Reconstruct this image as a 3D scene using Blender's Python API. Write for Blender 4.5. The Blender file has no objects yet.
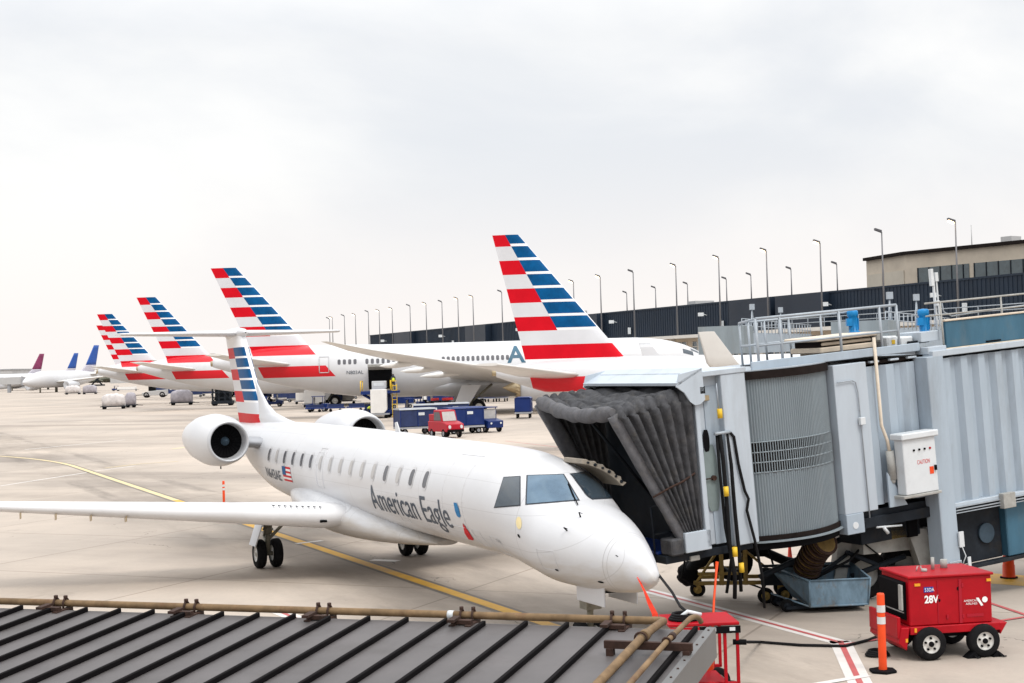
import bpy, bmesh, math, random
from mathutils import Vector, Matrix
random.seed(7)
R = math.radians
scene = bpy.context.scene
COL = scene.collection
# ---------------------------------------------------------------- camera
CZ, F, PITCH, ROLL = 5.1323, 1469.8, 0.0167, 0.0288
cam = bpy.data.cameras.new('camera'); camo = bpy.data.objects.new('camera', cam); COL.objects.link(camo)
cam.sensor_width = 36; cam.lens = F / 1024 * 36; cam.clip_start = .1; cam.clip_end = 9000
camo.matrix_world = Matrix.Translation((0, 0, CZ)) @ Matrix.Rotation(R(90) + PITCH, 4, 'X') @ Matrix.Rotation(-ROLL, 4, 'Z')
scene.camera = camo

def W(px, py, Y):
    """point of the survey: picture position + distance from the window -> metres"""
    xr, yr = px - 512, 341.5 - py
    x = xr * math.cos(ROLL) + yr * math.sin(ROLL); y = -xr * math.sin(ROLL) + yr * math.cos(ROLL)
    d = Vector((x / F, math.cos(PITCH) - y / F * math.sin(PITCH), math.sin(PITCH) + y / F * math.cos(PITCH)))
    return Vector((0, 0, CZ)) + d * (Y / d.y)

def G(px, py, z=0.0):
    d = W(px, py, 1) - Vector((0, 0, CZ))
    return Vector((0, 0, CZ)) + d * ((z - CZ) / d.z)

# ---------------------------------------------------------------- materials
def nn(nt, t, **k):
    n = nt.nodes.new(t)
    for a, b in k.items(): setattr(n, a, b)
    return n

def pm(name, col, rough=.5, metal=0., var=.10, scale=3., bump=0., dirt=0., dirtcol=(.12, .09, .06), coat=0., streak=0., spec=.32):
    m = bpy.data.materials.new(name); m.use_nodes = True; nt = m.node_tree
    b = nt.nodes['Principled BSDF']; L = nt.links.new
    b.inputs['Roughness'].default_value = rough; b.inputs['Metallic'].default_value = metal
    b.inputs['Coat Weight'].default_value = coat; b.inputs['Specular IOR Level'].default_value = spec
    tc = nn(nt, 'ShaderNodeTexCoord'); mp = nn(nt, 'ShaderNodeMapping'); L(tc.outputs['Object'], mp.inputs[0])
    if streak: mp.inputs['Scale'].default_value = (1, 1, 1 / streak)
    no = nn(nt, 'ShaderNodeTexNoise'); no.inputs['Scale'].default_value = scale; no.inputs['Detail'].default_value = 6
    no.inputs['Roughness'].default_value = .65; L(mp.outputs[0], no.inputs['Vector'])
    mr = nn(nt, 'ShaderNodeMapRange'); mr.inputs[1].default_value = .3; mr.inputs[2].default_value = .7
    mr.inputs[3].default_value = 1 - var; mr.inputs[4].default_value = 1 + var; L(no.outputs[0], mr.inputs[0])
    mx = nn(nt, 'ShaderNodeVectorMath', operation='SCALE'); mx.inputs[0].default_value = col; L(mr.outputs[0], mx.inputs['Scale'])
    out = mx.outputs[0]
    if dirt:
        n2 = nn(nt, 'ShaderNodeTexNoise'); n2.inputs['Scale'].default_value = scale * .7; n2.inputs['Detail'].default_value = 8
        n2.inputs['Roughness'].default_value = .75
        mp2 = nn(nt, 'ShaderNodeMapping'); mp2.inputs['Location'].default_value = (7, 3, 5)
        if streak: mp2.inputs['Scale'].default_value = (1, 1, 1 / streak)
        L(tc.outputs['Object'], mp2.inputs[0]); L(mp2.outputs[0], n2.inputs['Vector'])
        r2 = nn(nt, 'ShaderNodeMapRange'); r2.inputs[1].default_value = .52; r2.inputs[2].default_value = .72
        r2.inputs[3].default_value = 0; r2.inputs[4].default_value = dirt; L(n2.outputs[0], r2.inputs[0])
        mi = nn(nt, 'ShaderNodeMix', data_type='RGBA'); L(r2.outputs[0], mi.inputs[0]); L(out, mi.inputs[6])
        mi.inputs[7].default_value = (*dirtcol, 1); out = mi.outputs[2]
    L(out, b.inputs['Base Color'])
    rr = nn(nt, 'ShaderNodeMapRange'); rr.inputs[3].default_value = max(.03, rough - .08); rr.inputs[4].default_value = min(1, rough + .08)
    L(no.outputs[0], rr.inputs[0]); L(rr.outputs[0], b.inputs['Roughness'])
    if bump:
        bp = nn(nt, 'ShaderNodeBump'); bp.inputs['Strength'].default_value = bump; bp.inputs['Distance'].default_value = .02
        L(no.outputs[0], bp.inputs['Height']); L(bp.outputs[0], b.inputs['Normal'])
    return m

def glassm(name, col=(.02, .03, .04), rough=.05):
    return pm(name, col, rough, 0, .25, 1.5, spec=.8)

M = {}
M['white'] = pm('aircraft_white_paint', (.57, .575, .59), .32, 0, .04, .6, coat=.15, dirt=.16, dirtcol=(.5, .46, .40))
M['silver'] = pm('aircraft_silver_paint', (.50, .51, .53), .32, .15, .03, .6, coat=.2)
M['wing'] = pm('wing_grey_paint', (.66, .65, .63), .35, 0, .05, .8, dirt=.15, dirtcol=(.35, .3, .26))
M['winglight'] = pm('wing_white_paint', (.62, .62, .63), .35, 0, .05, .8, dirt=.15, dirtcol=(.42, .39, .35))
M['red'] = pm('livery_red', (.56, .004, .014), .45, 0, .08, 1., spec=.1)
M['pinkred'] = pm('livery_faded_red', (.66, .16, .13), .4, 0, .08, 2.)
M['jblue'] = pm('emblem_blue', (.004, .16, .38), .4, 0, .1, 2., spec=.2); M['palering'] = pm('static_port_cream', (.74, .62, .34), .4, 0, .08, 3.)
M['wshield'] = pm('windscreen_sky_reflect_glass', (.11, .165, .22), .08, .7, .18, 2., spec=.6); M['gasket'] = pm('window_gasket', (.03, .035, .045), .5)  # wshield: sky reflection of the starboard front pane put into the tint
M['blue'] = pm('livery_blue', (.0005, .070, .20), .45, 0, .35, .9, spec=.1)
M['finedge'] = pm('livery_fin_white', (.78, .78, .79), .35, 0, .03, 1.)
M['fingrey'] = pm('livery_fin_grey', (.60, .61, .64), .35, 0, .05, .5)
M['letter'] = pm('lettering_grey_blue', (.04, .06, .09), .4, 0, .1, 3.)
M['metal'] = pm('bare_metal', (.55, .54, .52), .3, .9, .1, 4.)
M['bronze'] = pm('hot_section_metal', (.42, .34, .22), .35, .8, .15, 3.)
M['dark'] = pm('black_recess', (.005, .005, .006), .8, 0, .2, 3., spec=.08)
M['slate'] = pm('slate_fan_cover', (.045, .07, .095), .6, 0, .15, 5., spec=.15); M['delred'] = pm('delineator_red', (.62, .03, .02), .5, 0, .1, 5.)
M['tyre'] = pm('tyre_rubber', (.010, .010, .011), .9, 0, .3, 9., bump=.2, spec=.1, dirt=.25, dirtcol=(.05, .045, .04))
M['gear'] = pm('gear_strut_grey', (.20, .19, .15), .5, .1, .3, 8., dirt=.7, dirtcol=(.05, .04, .03))
M['glass'] = glassm('cockpit_glass', (.03, .045, .06), .04)
M['paneglass'] = glassm('building_glass', (.05, .075, .085), .08)
M['cabwin'] = pm('cabin_window_dark', (.10, .10, .11), .25, 0, .2, 4.)
M['cabshade'] = pm('cabin_window_shade', (.42, .41, .40), .4, 0, .1, 4.)
M['winframe'] = pm('window_surround_grey', (.56, .56, .57), .4, 0, .05, 4.)
M['cream'] = pm('door_lining_cream', (.27, .235, .19), .6, 0, .15, 5., dirt=.3)
M['yel'] = pm('warning_yellow', (.75, .48, .03), .5, 0, .1, 5.)
M['orange'] = pm('safety_orange', (.72, .065, .01), .5, 0, .08, 5.)
M['ored'] = pm('streamer_red', (.78, .05, .02), .6, 0, .1, 5.)
# bridge
M['jb'] = pm('bridge_blue_grey_paint', (.35, .415, .48), .45, 0, .09, 1.6, streak=5, dirt=.5, dirtcol=(.22, .235, .25), bump=.02)
M['jbl'] = pm('bridge_pale_paint', (.43, .485, .54), .42, 0, .07, 1.6, streak=5, dirt=.45, dirtcol=(.28, .29, .30))
M['jbs'] = pm('bridge_slat_grey', (.22, .26, .285), .5, 0, .12, 2., streak=6, dirt=.25, dirtcol=(.24, .21, .17))
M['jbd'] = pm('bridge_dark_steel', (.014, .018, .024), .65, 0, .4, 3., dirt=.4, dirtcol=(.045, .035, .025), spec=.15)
M['steelblue'] = pm('steel_blue_panel', (.04, .115, .175), .5, 0, .2, 1.8, streak=3, dirt=.55, dirtcol=(.11, .14, .15))
M['canvas'] = pm('bellows_canvas', (.062, .063, .068), .85, 0, .40, 5., bump=.9, spec=.08, dirt=.25, dirtcol=(.20, .18, .15))
M['canvasl'] = pm('bumper_canvas', (.11, .11, .118), .85, 0, .25, 6., bump=.8, spec=.1, dirt=.3, dirtcol=(.22, .19, .15))
M['roofblk'] = pm('brown_black_trim', (.014, .010, .009), .8, 0, .4, 4., spec=.1)
M['beige'] = pm('beige_enclosure', (.60, .52, .42), .55, 0, .1, 3., dirt=.3, dirtcol=(.35, .27, .18))
M['boxw'] = pm('white_enclosure', (.60, .63, .65), .4, 0, .05, 3., dirt=.15)
M['cyan'] = pm('motor_blue', (.004, .19, .46), .4, 0, .1, 5.)
M['galv'] = pm('galvanised_rail', (.34, .38, .42), .5, .2, .1, 6., dirt=.15)
M['hose'] = pm('black_hose', (.009, .009, .010), .7, 0, .3, 8., spec=.12)
M['duct'] = pm('ochre_duct', (.15, .095, .025), .7, 0, .35, 8., bump=.3, dirt=.4)
M['coverg'] = pm('cover_grey_green', (.20, .25, .25), .5); M['olive'] = pm('ochre_steel', (.30, .205, .055), .6, 0, .35, 8., dirt=.5, dirtcol=(.05, .04, .03))
M['hopper'] = pm('worn_pale_blue_steel', (.13, .20, .26), .6, 0, .35, 4., dirt=1., dirtcol=(.15, .11, .07), streak=2)
M['graybeige'] = pm('drive_frame_grey', (.36, .36, .34), .55, 0, .2, 3., dirt=.4)
M['gpured'] = pm('equipment_red', (.36, .003, .010), .4, 0, .16, 2., spec=.2, dirt=.12, dirtcol=(.25, .03, .03))
M['rim'] = pm('white_wheel_rim', (.62, .61, .58), .5, 0, .1, 6., dirt=.3)
M['reflect'] = pm('reflector_silver', (.65, .65, .65), .3, .2, .1, 8.)
M['amber'] = pm('amber_reflector', (.75, .32, .02), .3, 0, .1, 8.)
M['signblue'] = pm('number_plate_blue', (.02, .04, .28), .4, 0, .1, 8.)
M['letw'] = pm('lettering_white', (.80, .80, .80), .5, 0, .05, 8.)
M['letr'] = pm('lettering_red', (.60, .04, .04), .5, 0, .05, 8.)
# foreground roof
M['roof'] = pm('grey_metal_roofing', (.098, .090, .090), .5, .1, .2, 1.1, dirt=.6, dirtcol=(.058, .050, .046), bump=.03, spec=.25)
M['rib'] = pm('dark_roof_seam', (.006, .005, .0055), .8, 0, .3, 3., spec=.06)
M['trim'] = pm('roof_trim_grey', (.13, .13, .13), .5, .1, .1, 2., dirt=.2)
M['pipe'] = pm('rusty_tan_pipe', (.175, .115, .062), .65, 0, .35, 5., dirt=.9, dirtcol=(.11, .05, .028), spec=.15)
M['rust'] = pm('rusty_bracket', (.040, .020, .014), .85, 0, .4, 12., bump=.3)
# building
M['navy'] = pm('navy_cladding', (.008, .017, .032), .6, 0, .15, .4)
M['concrete'] = pm('facade_concrete', (.52, .45, .36), .7, 0, .12, .35, dirt=.15, dirtcol=(.3, .27, .22))
M['stone'] = pm('ledge_white', (.62, .60, .56), .6, 0, .08, .5)
M['lamp'] = pm('lamp_pole_grey', (.16, .16, .17), .5, .3, .1, 2.)
M['lamphead'] = pm('lamp_head_dark', (.09, .09, .10), .5, .2, .1, 2.)
# vehicles
M['vblue'] = pm('vehicle_blue', (.003, .020, .12), .4, 0, .15, 1., dirt=.15, dirtcol=(.1, .12, .2))
M['vblued'] = pm('cart_curtain_navy', (.022, .035, .10), .7, 0, .25, 2.)
M['vred'] = pm('truck_red', (.36, .004, .018), .4, 0, .08, 1.)
M['vwhite'] = pm('vehicle_white', (.70, .69, .67), .5, 0, .08, 1.)
M['vgrey'] = pm('vehicle_grey', (.30, .31, .33), .5, 0, .15, 1.)
M['tarp'] = pm('shrink_wrap_plastic', (.58, .55, .54), .35, 0, .22, 1.6, bump=.4, dirt=.35, dirtcol=(.4, .26, .22))
M['tarpg'] = pm('grey_wrap', (.34, .32, .35), .5, 0, .25, 1.6, bump=.4)
M['skin'] = pm('skin', (.35, .2, .14), .6); M['hiviz'] = pm('hi_vis_yellow', (.62, .72, .06), .6, 0, .1, 4.)
M['cloth'] = pm('dark_work_clothes', (.03, .035, .05), .8); M['hair'] = pm('dark_hair', (.02, .015, .012), .8)
M['finlow'] = pm('fin_lower_grey', (.42, .40, .45), .5); M['maroon'] = pm('fin_maroon', (.20, .03, .09), .5, 0, .3, .3); M['ublue'] = pm('fin_blue', (.015, .07, .30), .4)
M['hazegrey'] = pm('far_building_grey', (.42, .42, .42), .7, 0, .15, .05)

lm_ = bpy.data.materials.new('lamp_lens_lit'); lm_.use_nodes = True
_b = lm_.node_tree.nodes['Principled BSDF']; _b.inputs['Base Color'].default_value = (.9, .8, .7, 1)
_b.inputs['Emission Color'].default_value = (1, .72, .42, 1); _b.inputs['Emission Strength'].default_value = 6
M['lit'] = lm_

# ---------------------------------------------------------------- mesh builder
class MB:
    def __init__(s): s.v = []; s.f = []; s.m = []; s.sm = []
    def add(s, vs, fs, m=0, smooth=False):
        o = len(s.v); s.v += [Vector(v) for v in vs]
        for k, f in enumerate(fs):
            s.f.append([i + o for i in f]); s.m.append(m[k] if isinstance(m, list) else m); s.sm.append(smooth)
        return s
    def box(s, c, d, rot=0., m=0, mat=None):
        x, y, z = [q / 2 for q in d]
        vs = [Vector((i * x, j * y, k * z)) for k in (-1, 1) for j in (-1, 1) for i in (-1, 1)]
        if mat is not None: vs = [mat @ v for v in vs]
        elif rot:
            r = Matrix.Rotation(rot, 3, 'Z'); vs = [r @ v for v in vs]
        vs = [v + Vector(c) for v in vs]
        return s.add(vs, [(0, 2, 3, 1), (4, 5, 7, 6), (0, 1, 5, 4), (2, 6, 7, 3), (0, 4, 6, 2), (1, 3, 7, 5)], m)
    def hexa(s, p, m=0):   # 8 points: bottom 4 (ccw) then top 4
        return s.add(p, [(3, 2, 1, 0), (4, 5, 6, 7), (0, 1, 5, 4), (1, 2, 6, 5), (2, 3, 7, 6), (3, 0, 4, 7)], m)
    def prism(s, poly, ext, m=0):
        n = len(poly); e = Vector(ext); a = [Vector(p) for p in poly]; b = [p + e for p in a]
        return s.add(a + b, [tuple(range(n))[::-1], tuple(range(n, 2 * n))] + [(i, (i + 1) % n, n + (i + 1) % n, n + i) for i in range(n)], m)
    def tube(s, p0, p1, r0, r1=None, n=12, m=0, cap=True):
        return s.path([p0, p1], [r0, r0 if r1 is None else r1], n, m, cap)
    def path(s, pts, r, n=8, m=0, cap=True):
        pts = [Vector(p) for p in pts]; rr = r if isinstance(r, list) else [r] * len(pts)
        vs = []; up = None
        for i, p in enumerate(pts):
            t = (pts[min(i + 1, len(pts) - 1)] - pts[max(i - 1, 0)]).normalized()
            if up is None: up = Vector((0, 0, 1)) if abs(t.z) < .9 else Vector((1, 0, 0))
            a = t.cross(up).normalized(); b = a.cross(t).normalized(); up = b
            for k in range(n):
                q = 2 * math.pi * k / n; vs.append(p + (a * math.cos(q) + b * math.sin(q)) * rr[i])
        fs = [(i * n + k, i * n + (k + 1) % n, (i + 1) * n + (k + 1) % n, (i + 1) * n + k) for i in range(len(pts) - 1) for k in range(n)]
        o = len(s.v); s.add(vs, fs, m, True)
        if cap:
            s.f.append([o + k for k in range(n)][::-1]); s.m.append(m); s.sm.append(False)
            s.f.append([o + (len(pts) - 1) * n + k for k in range(n)]); s.m.append(m); s.sm.append(False)
        return s
    def loft(s, rings, m=0, smooth=True, close=True, cap=True):
        n = len(rings[0]); vs = [v for r in rings for v in r]; o = len(s.v); nk = n if close else n - 1
        fs = [(i * n + k, i * n + (k + 1) % n, (i + 1) * n + (k + 1) % n, (i + 1) * n + k) for i in range(len(rings) - 1) for k in range(nk)]
        s.add(vs, fs, m, smooth)
        if cap:
            s.f.append([o + k for k in range(n)][::-1]); s.m.append(m if not isinstance(m, list) else 0); s.sm.append(False)
            s.f.append([o + (len(rings) - 1) * n + k for k in range(n)]); s.m.append(m if not isinstance(m, list) else 0); s.sm.append(False)
        return s
    def lathe(s, prof, o, d, n=32, m=0):   # prof: (along, radius)
        o = Vector(o); d = Vector(d).normalized(); a = d.cross(Vector((0, 0, 1)) if abs(d.z) < .9 else Vector((1, 0, 0))).normalized(); b = d.cross(a)
        rings = [[o + d * x + (a * math.cos(2 * math.pi * k / n) + b * math.sin(2 * math.pi * k / n)) * max(r, 1e-4) for k in range(n)] for x, r in prof]
        return s.loft(rings, m, True, True, False)
    def build(s, name, mats, parent=None, world=False, bevel=0, recalc=True, sub=0):
        me = bpy.data.meshes.new(name)
        vs = s.v
        if world and parent is not None:
            inv = world_mat(parent).inverted(); vs = [inv @ v for v in vs]
        me.from_pydata([tuple(v) for v in vs], [], s.f)
        for mt in (mats if isinstance(mats, list) else [mats]): me.materials.append(M[mt] if isinstance(mt, str) else mt)
        for p, mi, sm in zip(me.polygons, s.m, s.sm): p.material_index = mi; p.use_smooth = sm
        me.update()
        if recalc or bevel:
            bm = bmesh.new(); bm.from_mesh(me)
            if recalc: bmesh.ops.recalc_face_normals(bm, faces=bm.faces)
            if bevel: bmesh.ops.bevel(bm, geom=[e for e in bm.edges if len(e.link_faces) == 2 and e.calc_face_angle(0) > .5], offset=bevel, segments=1, affect='EDGES', clamp_overlap=True)
            bm.to_mesh(me); bm.free()
        o = bpy.data.objects.new(name, me); COL.objects.link(o); o.parent = parent
        return o

def world_mat(o):
    m = Matrix.Translation(o.location) @ o.rotation_euler.to_matrix().to_4x4()
    return world_mat(o.parent) @ m if o.parent else m

def tag(o, label=None, cat=None, group=None, kind=None):
    if label: o['label'] = label
    if cat: o['category'] = cat
    if group: o['group'] = group
    if kind: o['kind'] = kind
    return o

def thing(name, label, cat, loc=(0, 0, 0), rz=0., group=None):
    o = bpy.data.objects.new(name, None); COL.objects.link(o); o.location = loc; o.rotation_euler = (0, 0, rz)
    o.empty_display_size = .3
    return tag(o, label, cat, group)

def kids(o): return [c for c in bpy.data.objects if c.parent == o]
def dup(o, loc, rz, label, group=None, parent=None):
    c = o.copy(); COL.objects.link(c); c.parent = parent
    if parent is None:
        c.location = loc; c.rotation_euler = (0, 0, rz); c['label'] = label
        if group: c['group'] = group
    for k in kids(o): dup(k, None, None, None, None, c)
    return c

def text_mesh(txt, size, sx=1., bold=0., step=.06):
    cu = bpy.data.curves.new('t', 'FONT'); cu.body = txt; cu.size = size; cu.offset = bold
    ob = bpy.data.objects.new('t', cu); COL.objects.link(ob)
    dg = bpy.context.evaluated_depsgraph_get(); me = bpy.data.meshes.new_from_object(ob.evaluated_get(dg))
    bpy.data.objects.remove(ob); bm = bmesh.new(); bm.from_mesh(me)
    if step:
        ys = [v.co.y for v in bm.verts]; y = min(ys) + step
        while y < max(ys):
            bmesh.ops.bisect_plane(bm, geom=bm.verts[:] + bm.edges[:] + bm.faces[:], plane_co=(0, y, 0), plane_no=(0, 1, 0)); y += step
    bmesh.ops.triangulate(bm, faces=bm.faces)
    vs = [(v.co.x * sx, v.co.y) for v in bm.verts]; fs = [[v.index for v in f.verts] for f in bm.faces]
    bm.free(); return vs, fs

def lettering(name, txt, size, fn, mat, parent, sx=1., bold=0., step=.06, world=False):
    vs, fs = text_mesh(txt, size, sx, bold, step); mb = MB(); mb.add([fn(u, v) for u, v in vs], fs)
    return mb.build(name, mat, parent, world=world, recalc=False)

def flat(o, ux, uy):
    o, ux, uy = Vector(o), Vector(ux), Vector(uy)
    return lambda u, v: o + ux * u + uy * v

def hermite(tab, x):
    n = len(tab)
    if x <= tab[0][0]: return tab[0][1:]
    if x >= tab[-1][0]: return tab[-1][1:]
    i = max(k for k in range(n - 1) if tab[k][0] <= x)
    x0, x1 = tab[i][0], tab[i + 1][0]; h = x1 - x0; t = (x - x0) / h; out = []
    for c in range(1, len(tab[0])):
        def sl(k):
            if k <= 0: return (tab[1][c] - tab[0][c]) / (tab[1][0] - tab[0][0])
            if k >= n - 1: return (tab[-1][c] - tab[-2][c]) / (tab[-1][0] - tab[-2][0])
            a = (tab[k][c] - tab[k - 1][c]) / (tab[k][0] - tab[k - 1][0]); b = (tab[k + 1][c] - tab[k][c]) / (tab[k + 1][0] - tab[k][0])
            return 0 if a * b <= 0 else 2 * a * b / (a + b)
        m0, m1 = sl(i), sl(i + 1)
        out.append((2*t**3-3*t*t+1)*tab[i][c] + (t**3-2*t*t+t)*h*m0 + (-2*t**3+3*t*t)*tab[i+1][c] + (t**3-t*t)*h*m1)
    return out

# aerofoil section: list of (chord fraction, half thickness fraction)
AF = [(0, 0), (.01, .17), (.04, .32), (.1, .44), (.2, .5), (.35, .5), (.55, .42), (.75, .26), (.9, .11), (1, .012)]
def foil(mb, secs, m=0, vertical=False, nsub=6, cam_=0.):
    """secs: list of (LE point, TE point, thickness m); solid lofted surface"""
    rings = []
    for a in range(len(secs) - 1):
        for k in range(nsub + (1 if a == len(secs) - 2 else 0)):
            t = k / nsub; L = Vector(secs[a][0]).lerp(Vector(secs[a + 1][0]), t); T = Vector(secs[a][1]).lerp(Vector(secs[a + 1][1]), t)
            th = secs[a][2] * (1 - t) + secs[a + 1][2] * t
            nrm = Vector((0, 1, 0)) if vertical else Vector((0, 0, 1))
            up = [L.lerp(T, f) + nrm * (h * th) for f, h in AF]; dn = [L.lerp(T, f) - nrm * (h * th) for f, h in AF[1:]][::-1]
            rings.append(up + dn)
    return mb.loft(rings, m)
# ================================================================ AIRCRAFT
FC = [0, .015, .05, .12, .25, .4, .52, .7, .88, 1]
FT = [0, .20, .36, .47, .5, .48, .40, .24, .09, .01]
def striped_fin(zt, zb, LE, TE, th, pitch, nb, first, parent, mats, name='fin', zextra=None, nblue=99, lateral=True):
    """mats idx: 0 edge white 1 red 2 grey 3 blue ; first = z where the first band starts"""
    zs = [zt]; kinds = []
    if first < zt - .2: zs.append(first); kinds.append(('top',))
    for i in range(nb):
        z1 = first - i * pitch; zs += [z1 - pitch * .82, z1 - pitch]; kinds += [(i, 0), (i, 1)]
    zs.append(zb); kinds.append(('base',))
    mb = MB()
    for sgn in (1, -1):
        n = len(FC); vs = []
        for z in zs:
            l, t_, h = LE(z), TE(z), th(z)
            for f, w in zip(FC, FT): vs.append((l + (t_ - l) * f, sgn * w * h, z))
        fs = []; ms = []
        for r in range(len(zs) - 1):
            k = kinds[r]
            for c in range(n - 1):
                fs.append((r * n + c, r * n + c + 1, (r + 1) * n + c + 1, (r + 1) * n + c))
                if k[0] in ('top', 'base'): ms.append(0)
                elif k[0] >= nblue: ms.append(1 if k[0] % 2 == 0 else 2)
                elif FC[c] < .52:
                    ms.append(0 if (c < 1 or k[1] == 1) else 3)
                else: ms.append(1 if k[0] % 2 == 0 else 2)
        mb.add(vs, fs, ms, True)
    # tip cap
    l, t_, h = LE(zt), TE(zt), th(zt); p = [(l + (t_ - l) * f, w * h, zt) for f, w in zip(FC, FT)] + [(l + (t_ - l) * f, -w * h, zt) for f, w in list(zip(FC, FT))[::-1][:-1]]
    mb.add(p, [tuple(range(len(p)))], 0)
    return mb.build(name, mats, parent, recalc=True)

def band_material(name, bands, te, le, base=(.80, .80, .80)):
    """white fuselage paint with painted red bands (z0, z1) between two raked lines x = a + b*(z)"""
    m = M['white'].copy(); m.name = name; nt = m.node_tree; L = nt.links.new; b = nt.nodes['Principled BSDF']
    src = b.inputs['Base Color'].links[0].from_socket
    tc = nn(nt, 'ShaderNodeTexCoord'); sp = nn(nt, 'ShaderNodeSeparateXYZ'); L(tc.outputs['Object'], sp.inputs[0])
    X, Z = sp.outputs[0], sp.outputs[2]
    def mth(op, a, c):
        n = nn(nt, 'ShaderNodeMath', operation=op)
        for i, q in enumerate((a, c)):
            if isinstance(q, (int, float)): n.inputs[i].default_value = q
            else: L(q, n.inputs[i])
        return n.outputs[0]
    lo = mth('ADD', mth('MULTIPLY', Z, te[1]), te[0]); hi = mth('ADD', mth('MULTIPLY', Z, le[1]), le[0])
    inx = mth('MULTIPLY', mth('GREATER_THAN', X, lo), mth('LESS_THAN', X, hi))
    tot = None
    for z0, z1 in bands:
        q = mth('MULTIPLY', mth('GREATER_THAN', Z, z0), mth('LESS_THAN', Z, z1)); tot = q if tot is None else mth('ADD', tot, q)
    mk = mth('MULTIPLY', inx, tot)
    mi = nn(nt, 'ShaderNodeMix', data_type='RGBA'); L(mk, mi.inputs[0]); L(src, mi.inputs[6]); mi.inputs[7].default_value = (.56, .004, .014, 1)
    L(mi.outputs[2], b.inputs['Base Color']); return m

def fus_rings(tab, xs, n=48):
    rings = []
    for x in xs:
        zc, rw, rh = hermite(tab, x)
        rings.append([(x, rw * math.sin(2 * math.pi * k / n), zc + rh * math.cos(2 * math.pi * k / n)) for k in range(n)])
    return rings

def wheel_set(parent, pts, r, w, axis=(0, 1, 0), rimmat='rim', name='wheel'):
    for p in pts:
        p = Vector(p); a = Vector(axis).normalized(); t = MB()
        t.lathe([(-w/2, r*.55), (-w/2, r*.88), (-w*.38, r*.97), (-w*.15, r), (w*.15, r), (w*.38, r*.97), (w/2, r*.88), (w/2, r*.55)], p, a, 24)
        ty = t.build(name, 'tyre', parent)
        q = MB(); q.lathe([(-w*.42, 0.001), (-w*.42, r*.2), (-w*.30, r*.25), (-w*.34, r*.5), (-w*.5, r*.58), (w*.5, r*.58), (w*.34, r*.5), (w*.30, r*.25), (w*.42, r*.2), (w*.42, .001)], p, a, 20)
        q.build('rim', rimmat, ty)

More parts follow.
